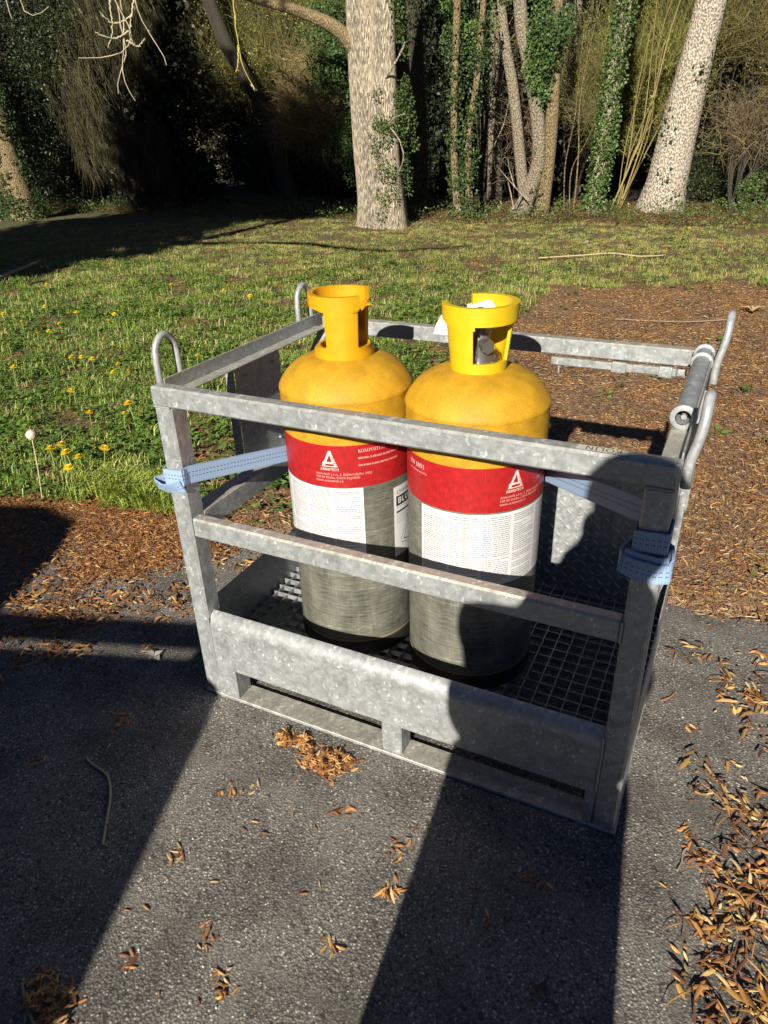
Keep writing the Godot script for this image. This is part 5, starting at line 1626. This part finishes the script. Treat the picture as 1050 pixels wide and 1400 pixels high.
# ---------------------------------------------------------------- the photographer and the car, behind the viewer; only their shadows are seen
func smooth_body(bones: Array, lo: Vector3, hi: Vector3, cell: float, k: float) -> MB:
	var nx := int((hi.x - lo.x) / cell) + 1
	var ny := int((hi.y - lo.y) / cell) + 1
	var nzz := int((hi.z - lo.z) / cell) + 1
	var d := PackedFloat32Array()
	d.resize(nx * ny * nzz)
	d.fill(1.0)
	for e in bones:
		var a: Vector3 = e[0]
		var b: Vector3 = e[1]
		var ra: float = e[2]
		var rb: float = e[3]
		var m := maxf(ra, rb) + 3.0 * k + cell * 2
		var i0 := maxi(0, int((minf(a.x, b.x) - m - lo.x) / cell))
		var i1 := mini(nx - 1, int((maxf(a.x, b.x) + m - lo.x) / cell) + 1)
		var j0 := maxi(0, int((minf(a.y, b.y) - m - lo.y) / cell))
		var j1 := mini(ny - 1, int((maxf(a.y, b.y) + m - lo.y) / cell) + 1)
		var l0 := maxi(0, int((minf(a.z, b.z) - m - lo.z) / cell))
		var l1 := mini(nzz - 1, int((maxf(a.z, b.z) + m - lo.z) / cell) + 1)
		var ab := b - a
		var ll := maxf(ab.length_squared(), 1e-9)
		for i in range(i0, i1 + 1):
			for j in range(j0, j1 + 1):
				for l in range(l0, l1 + 1):
					var p := lo + Vector3(i, j, l) * cell
					var t := clampf((p - a).dot(ab) / ll, 0, 1)
					var s := p.distance_to(a + ab * t) - lerpf(ra, rb, t)
					var q := (i * ny + j) * nzz + l
					var o := d[q]
					var h := maxf(k - absf(o - s), 0.0) / k
					d[q] = minf(o, s) - h * h * k * 0.25
	var mbx := mb()
	var ids := {}
	var off := [0, nzz, ny * nzz, ny * nzz + nzz, 1, nzz + 1, ny * nzz + 1, ny * nzz + nzz + 1]
	var cor := [Vector3(0, 0, 0), Vector3(0, 1, 0), Vector3(1, 0, 0), Vector3(1, 1, 0), Vector3(0, 0, 1), Vector3(0, 1, 1), Vector3(1, 0, 1), Vector3(1, 1, 1)]
	var edges := [[0, 1], [2, 3], [4, 5], [6, 7], [0, 2], [1, 3], [4, 6], [5, 7], [0, 4], [1, 5], [2, 6], [3, 7]]
	for i in nx - 1:
		for j in ny - 1:
			for l in nzz - 1:
				var q := (i * ny + j) * nzz + l
				var ins := 0
				for w in 8:
					if d[q + off[w]] < 0: ins += 1
				if ins == 0 or ins == 8: continue
				var s := Vector3.ZERO
				var cnt := 0
				for e in edges:
					var x: float = d[q + off[e[0]]]
					var y: float = d[q + off[e[1]]]
					if (x < 0) != (y < 0):
						s += cor[e[0]].lerp(cor[e[1]], x / (x - y))
						cnt += 1
				var g := Vector3(d[q + off[2]] + d[q + off[3]] + d[q + off[6]] + d[q + off[7]] - d[q] - d[q + off[1]] - d[q + off[4]] - d[q + off[5]],
					d[q + off[1]] + d[q + off[3]] + d[q + off[5]] + d[q + off[7]] - d[q] - d[q + off[2]] - d[q + off[4]] - d[q + off[6]],
					d[q + off[4]] + d[q + off[5]] + d[q + off[6]] + d[q + off[7]] - d[q] - d[q + off[1]] - d[q + off[2]] - d[q + off[3]]).normalized()
				ids[q] = mbx.vert(lo + (Vector3(i, j, l) + s / cnt) * cell, g, Vector2.ZERO, Color.WHITE)
	var ax := [ny * nzz, nzz, 1]
	for q in ids:
		for a in 3:
			var x: float = d[q]
			var y: float = d[q + ax[a]]
			if (x < 0) == (y < 0): continue
			var b1: int = ax[(a + 1) % 3]
			var b2: int = ax[(a + 2) % 3]
			if not (ids.has(q - b1) and ids.has(q - b2) and ids.has(q - b1 - b2)): continue
			var f := [ids[q], ids[q - b1], ids[q - b1 - b2], ids[q - b2]]
			if x < 0: mbx.tri_i(f[0], f[1], f[2]); mbx.tri_i(f[0], f[2], f[3])
			else: mbx.tri_i(f[0], f[2], f[1]); mbx.tri_i(f[0], f[3], f[2])
	return mbx

func build_person() -> void:
	var o := Vector3(1.20, 0, 1.66)
	var t := thing("person", "person in a dark jacket behind the viewer, seen only as the long shadow", "person", o)
	var B := func(x: float, y: float, z: float) -> Vector3: return o + Vector3(x, y, z)
	var bones := [
		[B.call(-0.10, 0.9, 0), B.call(-0.11, 0.48, 0.0), 0.095, 0.062], [B.call(-0.11, 0.48, 0), B.call(-0.115, 0.08, 0.02), 0.06, 0.043],
		[B.call(0.10, 0.9, 0), B.call(0.115, 0.48, 0.0), 0.095, 0.062], [B.call(0.115, 0.48, 0), B.call(0.12, 0.08, 0.02), 0.06, 0.043],
		[B.call(-0.11, 0.9, 0), B.call(-0.13, 0.5, 0), 0.115, 0.10], [B.call(0.11, 0.9, 0), B.call(0.13, 0.5, 0), 0.115, 0.10], [B.call(0, 0.9, 0), B.call(0, 0.5, 0), 0.1, 0.09],
		[B.call(-0.115, 0.045, 0.04), B.call(-0.125, 0.035, -0.15), 0.042, 0.035], [B.call(0.12, 0.045, 0.04), B.call(0.13, 0.035, -0.15), 0.042, 0.035],
		[B.call(-0.09, 0.92, 0), B.call(0.09, 0.92, 0), 0.13, 0.13], [B.call(-0.10, 1.12, 0), B.call(0.10, 1.12, 0), 0.125, 0.125],
		[B.call(-0.11, 1.30, 0), B.call(0.12, 1.33, 0), 0.125, 0.125], [B.call(0.04, 1.4, 0), B.call(0.115, 1.57, -0.02), 0.075, 0.055],
		[B.call(-0.17, 1.34, 0.0), B.call(-0.18, 1.10, -0.10), 0.07, 0.052], [B.call(-0.18, 1.10, -0.10), B.call(-0.04, 1.34, -0.32), 0.05, 0.034], [B.call(-0.04, 1.34, -0.32), B.call(0.0, 1.43, -0.37), 0.034, 0.024],
		[B.call(0.19, 1.37, 0.0), B.call(0.21, 1.12, -0.10), 0.07, 0.052], [B.call(0.21, 1.12, -0.10), B.call(0.13, 1.34, -0.32), 0.05, 0.034], [B.call(0.13, 1.34, -0.32), B.call(0.095, 1.43, -0.37), 0.034, 0.024],
		[B.call(0.13, 1.64, -0.03), B.call(0.135, 1.70, -0.02), 0.078, 0.092], [B.call(0.13, 1.595, -0.07), B.call(0.13, 1.64, -0.06), 0.04, 0.06]]
	for s in [-1.0, 1.0]:   # fingers along the edges of the phone
		for k in 4:
			var x: float = 0.047 + s * 0.05
			bones.append([B.call(x + s * 0.012, 1.43 + k * 0.016, -0.375), B.call(x - s * 0.006, 1.44 + k * 0.016, -0.405), 0.0095, 0.008])
	part(smooth_body(bones, o + Vector3(-0.36, 0, -0.46), o + Vector3(0.38, 1.8, 0.2), 0.016, 0.035), "body", mat(Color(0.05, 0.055, 0.07), 0.9), t)
	var b := mb()
	b.lathe(o + Vector3(0.135, 0, -0.015), [[0.098, 1.66], [0.104, 1.71], [0.097, 1.76], [0.07, 1.795], [0.0, 1.81]], 18)
	part(b, "hair", mat(Color(0.05, 0.035, 0.02), 0.8), t)
	var ph := thing("phone", "black phone held by the person behind the viewer", "phone", Vector3(1.248, 1.486, 1.262))
	b = mb()
	b.xbox(Transform3D(Basis(Vector3.RIGHT, deg_to_rad(-28.0)), Vector3(1.248, 1.47, 1.27)), Vector3(0.075, 0.155, 0.008), 0.003)
	part(b, "case", M.black, ph)

func build_car() -> void:
	# an estate car with roof rails and a covered load; local x runs rearward, local z away from the cage
	var fwd := Vector3(-0.947, 0, 0.32).normalized()
	var side := Vector3(0.32, 0, 0.947).normalized()
	var corner := P(0.270, -2.453)
	var tf := Transform3D(Basis(-fwd, Vector3.UP, side), corner)
	var t := thing("parked_car", "parked dark estate car with roof load behind the viewer, seen only as shadow", "car", corner)
	var paint := mat(Color(0.03, 0.035, 0.045), 0.3, 0.3)
	var prof := [[-4.35, 0.30], [-4.42, 0.62], [-4.1, 0.82], [-3.1, 0.95], [-2.35, 1.3], [-1.9, 1.345], [0.0, 1.347], [0.06, 1.3], [0.22, 0.85], [0.25, 0.45], [0.2, 0.28]]
	var b := mb()
	for z in [0.0, 1.7]:
		var pts := []
		for e in prof: pts.append(tf * Vector3(e[0], e[1], z))
		# a fan from the middle, since the outline is not convex everywhere
		var m: Vector3 = tf * Vector3(-2.0, 0.6, z)
		for i in pts.size():
			b.poly([m, pts[i], pts[(i + 1) % pts.size()]], side * (-1.0 if z == 0.0 else 1.0))
	for i in prof.size():
		var e: Array = prof[i]
		var f: Array = prof[(i + 1) % prof.size()]
		var o := tf.basis * Vector3(e[1] - f[1], f[0] - e[0], 0)
		b.poly([tf * Vector3(e[0], e[1], 0), tf * Vector3(f[0], f[1], 0), tf * Vector3(f[0], f[1], 1.7), tf * Vector3(e[0], e[1], 1.7)], o)
	part(b, "body", paint, t)
	for z in [-0.004, 1.704]:
		b = mb()
		for w in [[-3.0, -2.28, -1.35], [-1.3, -1.3, -0.3], [-0.25, -0.2, 0.0]]:
			b.poly([tf * Vector3(w[0], 0.93, z), tf * Vector3(w[2], 0.93, z), tf * Vector3(w[2], 1.26, z), tf * Vector3(w[1], 1.26, z)], side * signf(z - 0.5))
		part(b, "window", mat(Color(0.02, 0.025, 0.03), 0.08), t)
		for x in [-3.5, -0.75]:
			b = mb()
			b.tube([tf * Vector3(x, 0.32, z - 0.02), tf * Vector3(x, 0.32, z + (0.2 if z < 0.5 else -0.2))], 0.32, 22)
			part(b, "wheel", M.black, t)
	for z in [0.015, 1.685]:
		b = mb()
		b.xbox(tf * Transform3D(Basis(), Vector3(-1.4, 1.412, z)), Vector3(2.7, 0.076, 0.03), 0.008)
		b.xbox(tf * Transform3D(Basis(), Vector3(-2.6, 1.36, z)), Vector3(0.2, 0.03, 0.03), 0.002)
		b.xbox(tf * Transform3D(Basis(), Vector3(-0.08, 1.36, z)), Vector3(0.06, 0.03, 0.03), 0.002)
		part(b, "roof_rail", M.black, t)
	for x in [-1.5, -2.4]:
		b = mb()
		b.xbox(tf * Transform3D(Basis(), Vector3(x, 1.5, 0.85)), Vector3(0.06, 0.12, 1.5), 0.005)
		part(b, "cross_bar", M.black, t)
	b = mb()
	var box := [[-0.98, 1.56], [-1.02, 1.68], [-1.12, 1.8], [-1.35, 1.86], [-2.9, 1.86], [-3.1, 1.62], [-3.0, 1.56]]
	for z in [0.0, 1.2]:
		var pts := []
		for e in box: pts.append(tf * Vector3(e[0], e[1], z))
		b.poly(pts, side * (-1.0 if z == 0.0 else 1.0))
	for i in box.size():
		var e: Array = box[i]
		var f: Array = box[(i + 1) % box.size()]
		b.poly([tf * Vector3(e[0], e[1], 0), tf * Vector3(f[0], f[1], 0), tf * Vector3(f[0], f[1], 1.2), tf * Vector3(e[0], e[1], 1.2)], tf.basis * Vector3(e[1] - f[1], f[0] - e[0], 0) * -1.0)
	part(b, "roof_load", M.black, t)

# ---------------------------------------------------------------- flowers, sticks, clumps
func build_flowers() -> void:
	var pos := [[-4.59, 2.99], [-3.7, 2.31], [-3.92, 3.02], [-3.82, 2.8], [-3.78, 2.64], [-3.98, 3.25], [-3.57, 3.17], [-3.62, 3.32], [-3.81, 3.61], [-3.89, 4.14], [-4.49, 3.35], [-2.93, 2.23], [-2.92, 2.31], [-2.76, 2.23], [-2.43, 2.19], [-2.34, 2.14], [-2.33, 2.04], [-2.36, 1.65], [-1.97, 1.44], [-1.73, 1.47], [-1.7, 1.52], [-1.69, 0.94], [-1.69, 1.0], [-1.62, 0.95], [-1.5, 0.92], [-1.44, 0.92], [-1.44, 0.86], [-1.46, 1.04], [-2.13, 2.58], [-1.48, 2.66], [-3.26, 4.42], [-3.42, 4.66], [-2.93, 4.35], [-0.69, 9.35], [0.27, 10.1], [0.33, 10.04], [0.3, 7.99], [-5.23, 4.04], [-5.53, 7.88], [-4.22, 2.86], [-3.91, 4.39], [-3.07, 1.85], [-0.02, 7.59], [0.84, 8.35]]
	var spots := ["at the left frame edge, high in the lawn", "at the left frame edge, level with the front left loop's foot",
		"topmost of the slanting string of three at far left", "middle one of the slanting string of three at far left", "lowest of the slanting string of three at far left",
		"small and alone right above the slanting string of three", "left one of the three rising in a row toward the rear", "middle one of the three rising in a row toward the rear", "right one of the three rising in a row toward the rear",
		"alone in the pale lawn above the front left loop", "tiny and alone far left above the slanting string", "left one of the loose trio halfway to the front left loop", "middle one of the loose trio halfway to the front left loop", "right one of the loose trio halfway to the front left loop",
		"biggest of the close trio beside the front left loop", "right one of the close trio beside the front left loop", "lowest of the close trio beside the front left loop", "single and bright in dark weeds above the seed head", "half hidden in the weeds right of the bright single one",
		"left one of the pair beside the left corner post", "right one of the pair beside the left corner post", "left end of the bunch over the bright grass tuft", "top of the bunch over the bright grass tuft", "between top and left end of the bunch over the grass tuft",
		"upper left head of the bunch's double flower by the tuft", "right head of the bunch's double flower by the tuft", "lowest of the bunch, touching the bright grass tuft", "right end of the bunch over the bright grass tuft",
		"just above the cage's left side rail", "between the left side rail and the first cylinder's dome", "left one of the pair left of the rear left loop", "behind the pair left of the rear left loop", "right beside the rear left loop",
		"alone in the far grass below the ivy column tree", "left one of the pair before the leaning pale trunk", "right one of the pair before the leaning pale trunk", "at the right end of the long dead stem",
		"alone left in the middle lawn", "alone near the tip of the tree shade", "at the left in the mid lawn between shade and string", "in the middle lawn below the tree shade", "low at the left edge above the seed head", "in the grass just behind the brown bed, centre", "in the grass just behind the brown bed, right"]
	var i := 0
	var proto: Node3D
	for e in pos:
		var lab: String = "yellow dandelion " + spots[i] 
		i += 1
		var t: Node3D
		if proto == null:
			t = thing("dandelion", lab, "flower", Vector3.ZERO, "dandelions in the lawn")
			var b := mb()
			rod(b, [Vector3(0, 0, 0), Vector3(0.004, 0.04, 0), Vector3(0, 0.085, 0)], 0.0022, 5)
			part(b, "stem", M.stem, t)
			b = mb()
			for ring in 4:
				var n := 18 - ring * 4
				for k in n:
					var a := TAU * k / n + ring * 0.3
					var r := 0.021 - ring * 0.004
					b.col = Color(1, 1, 1) * rf(0.85, 1.1)
					leaf(b, Vector3(0, 0.085 + ring * 0.002, 0), Vector3(cos(a), 0.15 + ring * 0.35, sin(a)).normalized(), Vector3.UP, r, 0.0035, 0.05)
			part(b, "flower_head", M.petal, t)
			proto = t
		else:
			t = proto.duplicate()
			t.name = numbered("dandelion")
			add_child(t)
			tag(t, lab, "flower", "dandelions in the lawn")
		t.position = P(e[0], e[1], ground_h(e[0], e[1]) + rf(-0.01, 0.03))
		t.rotation = Vector3(rf(-.25, .25), rf(0, TAU), rf(-.25, .25))
		t.scale = Vector3.ONE * rf(1.1, 1.6)
	# the seed head
	var s := P(-1.50, 0.69, 0.0)
	var h := P(-1.60, 0.80, 0.285)
	var t := thing("dandelion_seed_head", "white round dandelion seed head on a bare stalk at the left edge", "flower", s)
	var b := mb()
	rod(b, [s, s.lerp(h, 0.5) + Vector3(0.006, 0, 0), h], 0.0022, 6)
	part(b, "stalk", mat(Color(0.5, 0.42, 0.28), 0.7), t)
	b = mb()
	for k in 420:
		var z := 1.0 - 2.0 * (k + 0.5) / 420
		var a := k * 2.39996
		var d := Vector3(sqrt(1 - z * z) * cos(a), z, sqrt(1 - z * z) * sin(a))
		var e := d.cross(Vector3(0.2, 0.9, 0.3)).normalized() * 0.004
		var f := d.cross(e).normalized() * 0.004
		var tip := h + d * 0.024 * rf(0.92, 1.05)
		b.poly([h + d * 0.006, tip + e, tip - e], f)
		b.poly([tip + e, tip + f, tip - e], d)
		b.poly([tip + e, tip - f, tip - e], d)
	part(b, "seed_ball", M.fluff, t)
	# the bright tuft by the asphalt and two bigger plants
	var w := []
	var c := []
	for k in 300:
		var u := -1.12 + R.randfn(0, 0.15)
		var v := 0.92 + R.randfn(0, 0.06)
		if v < edge_v(u) - 0.03: continue
		w.append(spot_tf(P(u, v, 0.0), rf(0.4, 0.85)))
		c.append(shade_c(Color(0.32, 0.4, 0.06)))
	tag(scatter("grass_tuft", K.tall[0], M.grass, w, c), "bright yellow green grass tuft at the asphalt edge left of the cage", "grass")
	b = mb(Color(1, 1, 1))
	for k in 9:
		var a := TAU * k / 9.0 + rf(-.2, .2)
		leaf(b, Vector3.ZERO, Vector3(cos(a), rf(0.2, 0.5), sin(a)).normalized(), Vector3.UP, rf(0.09, 0.15), 0.016, 0.08)
	var m := solo(b, "leafy_weed", mat(Color(0.12, 0.2, 0.05), 0.5), "single leafy green weed in the litter, seen through the cage's left side", "weed")
	m.position = P(-0.55, 1.25, 0.02)

func build_sticks() -> void:
	var st := [
		["thin curved grey twig lying in the shade on the asphalt at left", [[-0.13, -0.352], [-0.103, -0.361], [-0.031, -0.375], [0.025, -0.421], [0.08, -0.491], [0.114, -0.535]], 0.0038, Color(0.36, 0.3, 0.22), 0.0],
		["long pale dead stem lying in the far grass before the leaning trunk", [[-1.1, 7.7], [-0.6, 7.95], [-0.295, 8.05], [0.011, 8.0], [0.267, 8.2]], 0.008, Color(0.42, 0.34, 0.2), 0.03],
		["grey branch lying in the shaded grass at the far left", [[-6.4, 4.3], [-6.7, 4.8], [-7.05, 5.5]], 0.022, Color(0.3, 0.25, 0.2), 0.06],
		["dark straight twig beside the scale heap in the bottom left corner", [[0.205, -0.838], [0.24, -0.86], [0.30, -0.885]], 0.0035, Color(0.26, 0.2, 0.15), 0.004],
		["short reddish twig on the asphalt just right of the cage's base", [[1.24, 0.51], [1.262, 0.535], [1.275, 0.565]], 0.003, Color(0.28, 0.13, 0.07), 0.0],
		["brown twig poking out of the drift at the right edge, upper one", [[1.375, 0.31], [1.405, 0.27], [1.432, 0.24]], 0.004, Color(0.36, 0.26, 0.13), 0.003],
		["dark twig lying across the drift at the right edge, lower one", [[1.425, -0.035], [1.47, -0.04], [1.53, -0.052], [1.6, -0.07]], 0.0036, Color(0.16, 0.09, 0.05), 0.01],
		["thin catkin stalk standing on edge on the asphalt right of the cage", [[1.345, -0.035], [1.352, -0.01], [1.352, 0.02], [1.36, 0.035]], 0.0025, Color(0.3, 0.25, 0.2), 0.002],
		["thin pale stalk across the brown litter right of the cage", [[1.6, 2.3], [1.75, 2.25], [1.95, 2.28], [2.2, 2.2]], 0.004, Color(0.6, 0.5, 0.34), 0.03],
		["dark twig lying in the brown litter seen under the back bar", [[0.25, 3.2], [0.38, 3.35], [0.46, 3.25], [0.72, 3.4]], 0.0045, Color(0.13, 0.1, 0.08), 0.012],
		["long thin stick lying in the brown litter behind the back bar", [[0.3, 5.0], [0.8, 5.05], [1.2, 5.2]], 0.0055, Color(0.24, 0.18, 0.12), 0.02]]
	for e in st:
		var b := mb()
		var q := []
		for p in e[1]: q.append(P(p[0], p[1], maxf(0.0, ground_h(p[0], p[1]) if p[1] > edge_v(p[0]) else 0.0) + e[2] * 0.8 + e[4]))
		rod(b, q, e[2], 6)
		for i in range(1, q.size()):
			if R.randf() < 0.6: b.tube([q[i], q[i] + Vector3(rf(-1, 1), 0.3, rf(-1, 1)) * e[2] * 3.0], [e[2] * 0.9, e[2] * 0.3], 5)
		for i in b.v.size(): b.v[i] -= q[0]
		var o := solo(b, "twig", mat(e[3], 0.85), e[0], "twig")
		o.position = q[0]
	# dry leaves
	for e in [["pale dry crumpled leaf on the shaded asphalt beside the cage's left corner", [-0.255, 0.055], 0.035, Color(0.55, 0.52, 0.48), 0.004],
			["tan dry leaf in the brown litter beyond the right rear loop", [1.31, 5.55], 0.10, Color(0.6, 0.42, 0.2), 0.05],
			["dark curled leaf on the shaded asphalt before the cage", [1.139, -0.41], 0.022, Color(0.1, 0.07, 0.05), 0.004]]:
		var b := mb()
		for k in 4:
			var a := TAU * k / 4.0 + rf(-.4, .4)
			leaf(b, Vector3.ZERO, Vector3(cos(a), rf(0.0, 0.5), sin(a)).normalized(), Vector3.UP, e[2] * rf(0.7, 1.2), e[2] * 0.32, 0.2)
		var o := solo(b, "dry_leaf", mat(e[3], 0.8), e[0], "leaf")
		o.position = P(e[1][0], e[1][1], e[4])

func build_clumps() -> void:
	clump_thing("bud_scale_heap", "heap of dry brown bud scales on the asphalt at the cage's front", [[0.315, -0.055], [0.335, -0.075], [0.373, -0.05], [0.40, -0.075], [0.43, -0.105], [0.457, -0.075], [0.49, -0.06], [0.50, -0.09], [0.525, -0.07], [0.50, -0.115], [0.47, -0.115]], 42, 0.013, 0.8)
	clump_thing("bud_scale_heap", "half shaded heap of dry ochre bud scales in the bottom left corner", [[0.235, -0.815], [0.26, -0.835], [0.285, -0.83], [0.30, -0.85], [0.275, -0.86], [0.31, -0.87], [0.33, -0.86], [0.25, -0.85], [0.3, -0.82]], 34, 0.014, 0.8)
	var one := [
		["loose pair of curled bud scales on sunny asphalt below the front heap", [[0.575, -0.22], [0.59, -0.205]], 4],
		["curved chain of bud scales on sunny asphalt just left of the person's shadow", [[0.76, -0.225], [0.765, -0.25], [0.755, -0.265]], 4],
		["tight knot of bud scales touching the left edge of the person's shadow", [[0.793, -0.343], [0.78, -0.35]], 7],
		["small curl of bud scales on sunny asphalt at bottom centre", [[0.726, -0.503], [0.735, -0.51]], 4],
		["bow shaped curl of bud scales on sunny asphalt at lower left", [[0.475, -0.598], [0.49, -0.603]], 5],
		["single upright husk knot on sunny asphalt near the car's shadow", [[0.366, -0.709]], 6],
		["upright cluster of pale bud scales at the bottom edge left of centre", [[0.56, -0.66], [0.572, -0.685], [0.58, -0.675]], 5],
		["few ochre bud scales on sunny asphalt beside the car's shadow", [[0.288, -0.49], [0.30, -0.498]], 3],
		["sparse pale bud scales on asphalt between the cage's corner and the lower left", [[0.28, -0.303], [0.344, -0.249], [0.3, -0.28], [0.32, -0.27]], 3],
		["dark bud scale scrap in the person's shadow before the cage", [[1.06, -0.195], [1.085, -0.2]], 5],
		["reddish bud scale scrap on sunny asphalt right of the cage's front corner", [[1.348, 0.084], [1.352, 0.07]], 7],
		["spray of ochre bud scales right of the cage's front corner, next to the thin stalk", [[1.37, 0.03], [1.39, 0.02], [1.41, 0.01], [1.40, 0.028]], 5],
		["folded ochre husk lying alone on asphalt right of the cage", [[1.313, 0.428], [1.322, 0.435]], 4],
		["pine cone shaped bundle of bud scales at the lower right", [[1.40, -0.13], [1.415, -0.145], [1.43, -0.16]], 7],
		["lone yellow bud scale on asphalt at the lower right", [[1.388, -0.205]], 1],
		["shaded scrap of bark and scales on asphalt left of the cage", [[-0.15, -0.205], [-0.13, -0.22], [-0.16, -0.19], [-0.14, -0.19]], 6],
		["shaded bud scale tuft at the far left of the asphalt", [[-0.24, -0.424], [-0.25, -0.41]], 5],
		["sunlit bud scales in the thin light strip left of the cage", [[-0.318, 0.102], [-0.31, 0.09]], 6]]
	for e in one: clump_thing("bud_scale_scrap", e[0], e[1], e[2], 0.011, 0.95)

func _ready() -> void:
	# camera, sky, sun, exposure
	var cam := Camera3D.new()
	cam.name = "camera"
	cam.fov = 71.24
	cam.near = 0.02
	cam.far = 400.0
	cam.position = Vector3(1.248, 1.486, 1.227)
	cam.rotation_degrees = Vector3(-28.27, 27.03, -1.91)
	cam.current = true
	add_child(cam)
	var sky := ProceduralSkyMaterial.new()
	sky.sky_top_color = Color(0.26, 0.40, 0.64)
	sky.sky_horizon_color = Color(0.55, 0.66, 0.78)
	sky.sky_curve = 0.15
	sky.ground_horizon_color = Color(0.3, 0.3, 0.26)
	sky.ground_bottom_color = Color(0.12, 0.11, 0.09)
	sky.sky_energy_multiplier = 0.48
	sky.ground_energy_multiplier = 0.5
	sky.sun_angle_max = 4.0
	var env := Environment.new()
	env.background_mode = Environment.BG_SKY
	env.sky = Sky.new()
	env.sky.sky_material = sky
	env.tonemap_mode = Environment.TONE_MAPPER_LINEAR
	env.tonemap_exposure = 1.7
	env.sdfgi_enabled = true
	env.ssao_enabled = true
	env.ssil_enabled = true
	var we := WorldEnvironment.new()
	we.name = "environment"
	we.environment = env
	add_child(we)
	var sun := DirectionalLight3D.new()
	sun.name = "sun"
	sun.light_energy = 1.6
	sun.light_color = Color(1.0, 0.965, 0.90)
	sun.light_angular_distance = 0.5
	sun.shadow_enabled = true
	sun.directional_shadow_max_distance = 60.0
	add_child(sun)
	sun.look_at_from_position(Vector3.ZERO, Vector3(-0.12, -0.52, -1.0), Vector3.UP)

	R.seed = 20240
	nz.noise_type = FastNoiseLite.TYPE_SIMPLEX_SMOOTH
	nz.frequency = 0.05
	nz.fractal_octaves = 3
	nz.seed = 4
	nz2.noise_type = FastNoiseLite.TYPE_SIMPLEX_SMOOTH
	nz2.frequency = 0.05
	nz2.fractal_octaves = 2
	nz2.seed = 11
	make_materials()
	make_prints()
	make_small_shapes()
	build_ground()
	build_trees()
	build_thicket()
	build_cage()
	build_cylinder(0, "yellow topped gas cylinder with the orange yellow guard, left one in the cage")
	build_cylinder(1, "yellow topped gas cylinder with the lemon guard and paper, right one in the cage")
	build_paper()
	build_strap()
	build_person()
	build_car()
	build_cover()
	build_flowers()
	build_sticks()
	build_clumps()
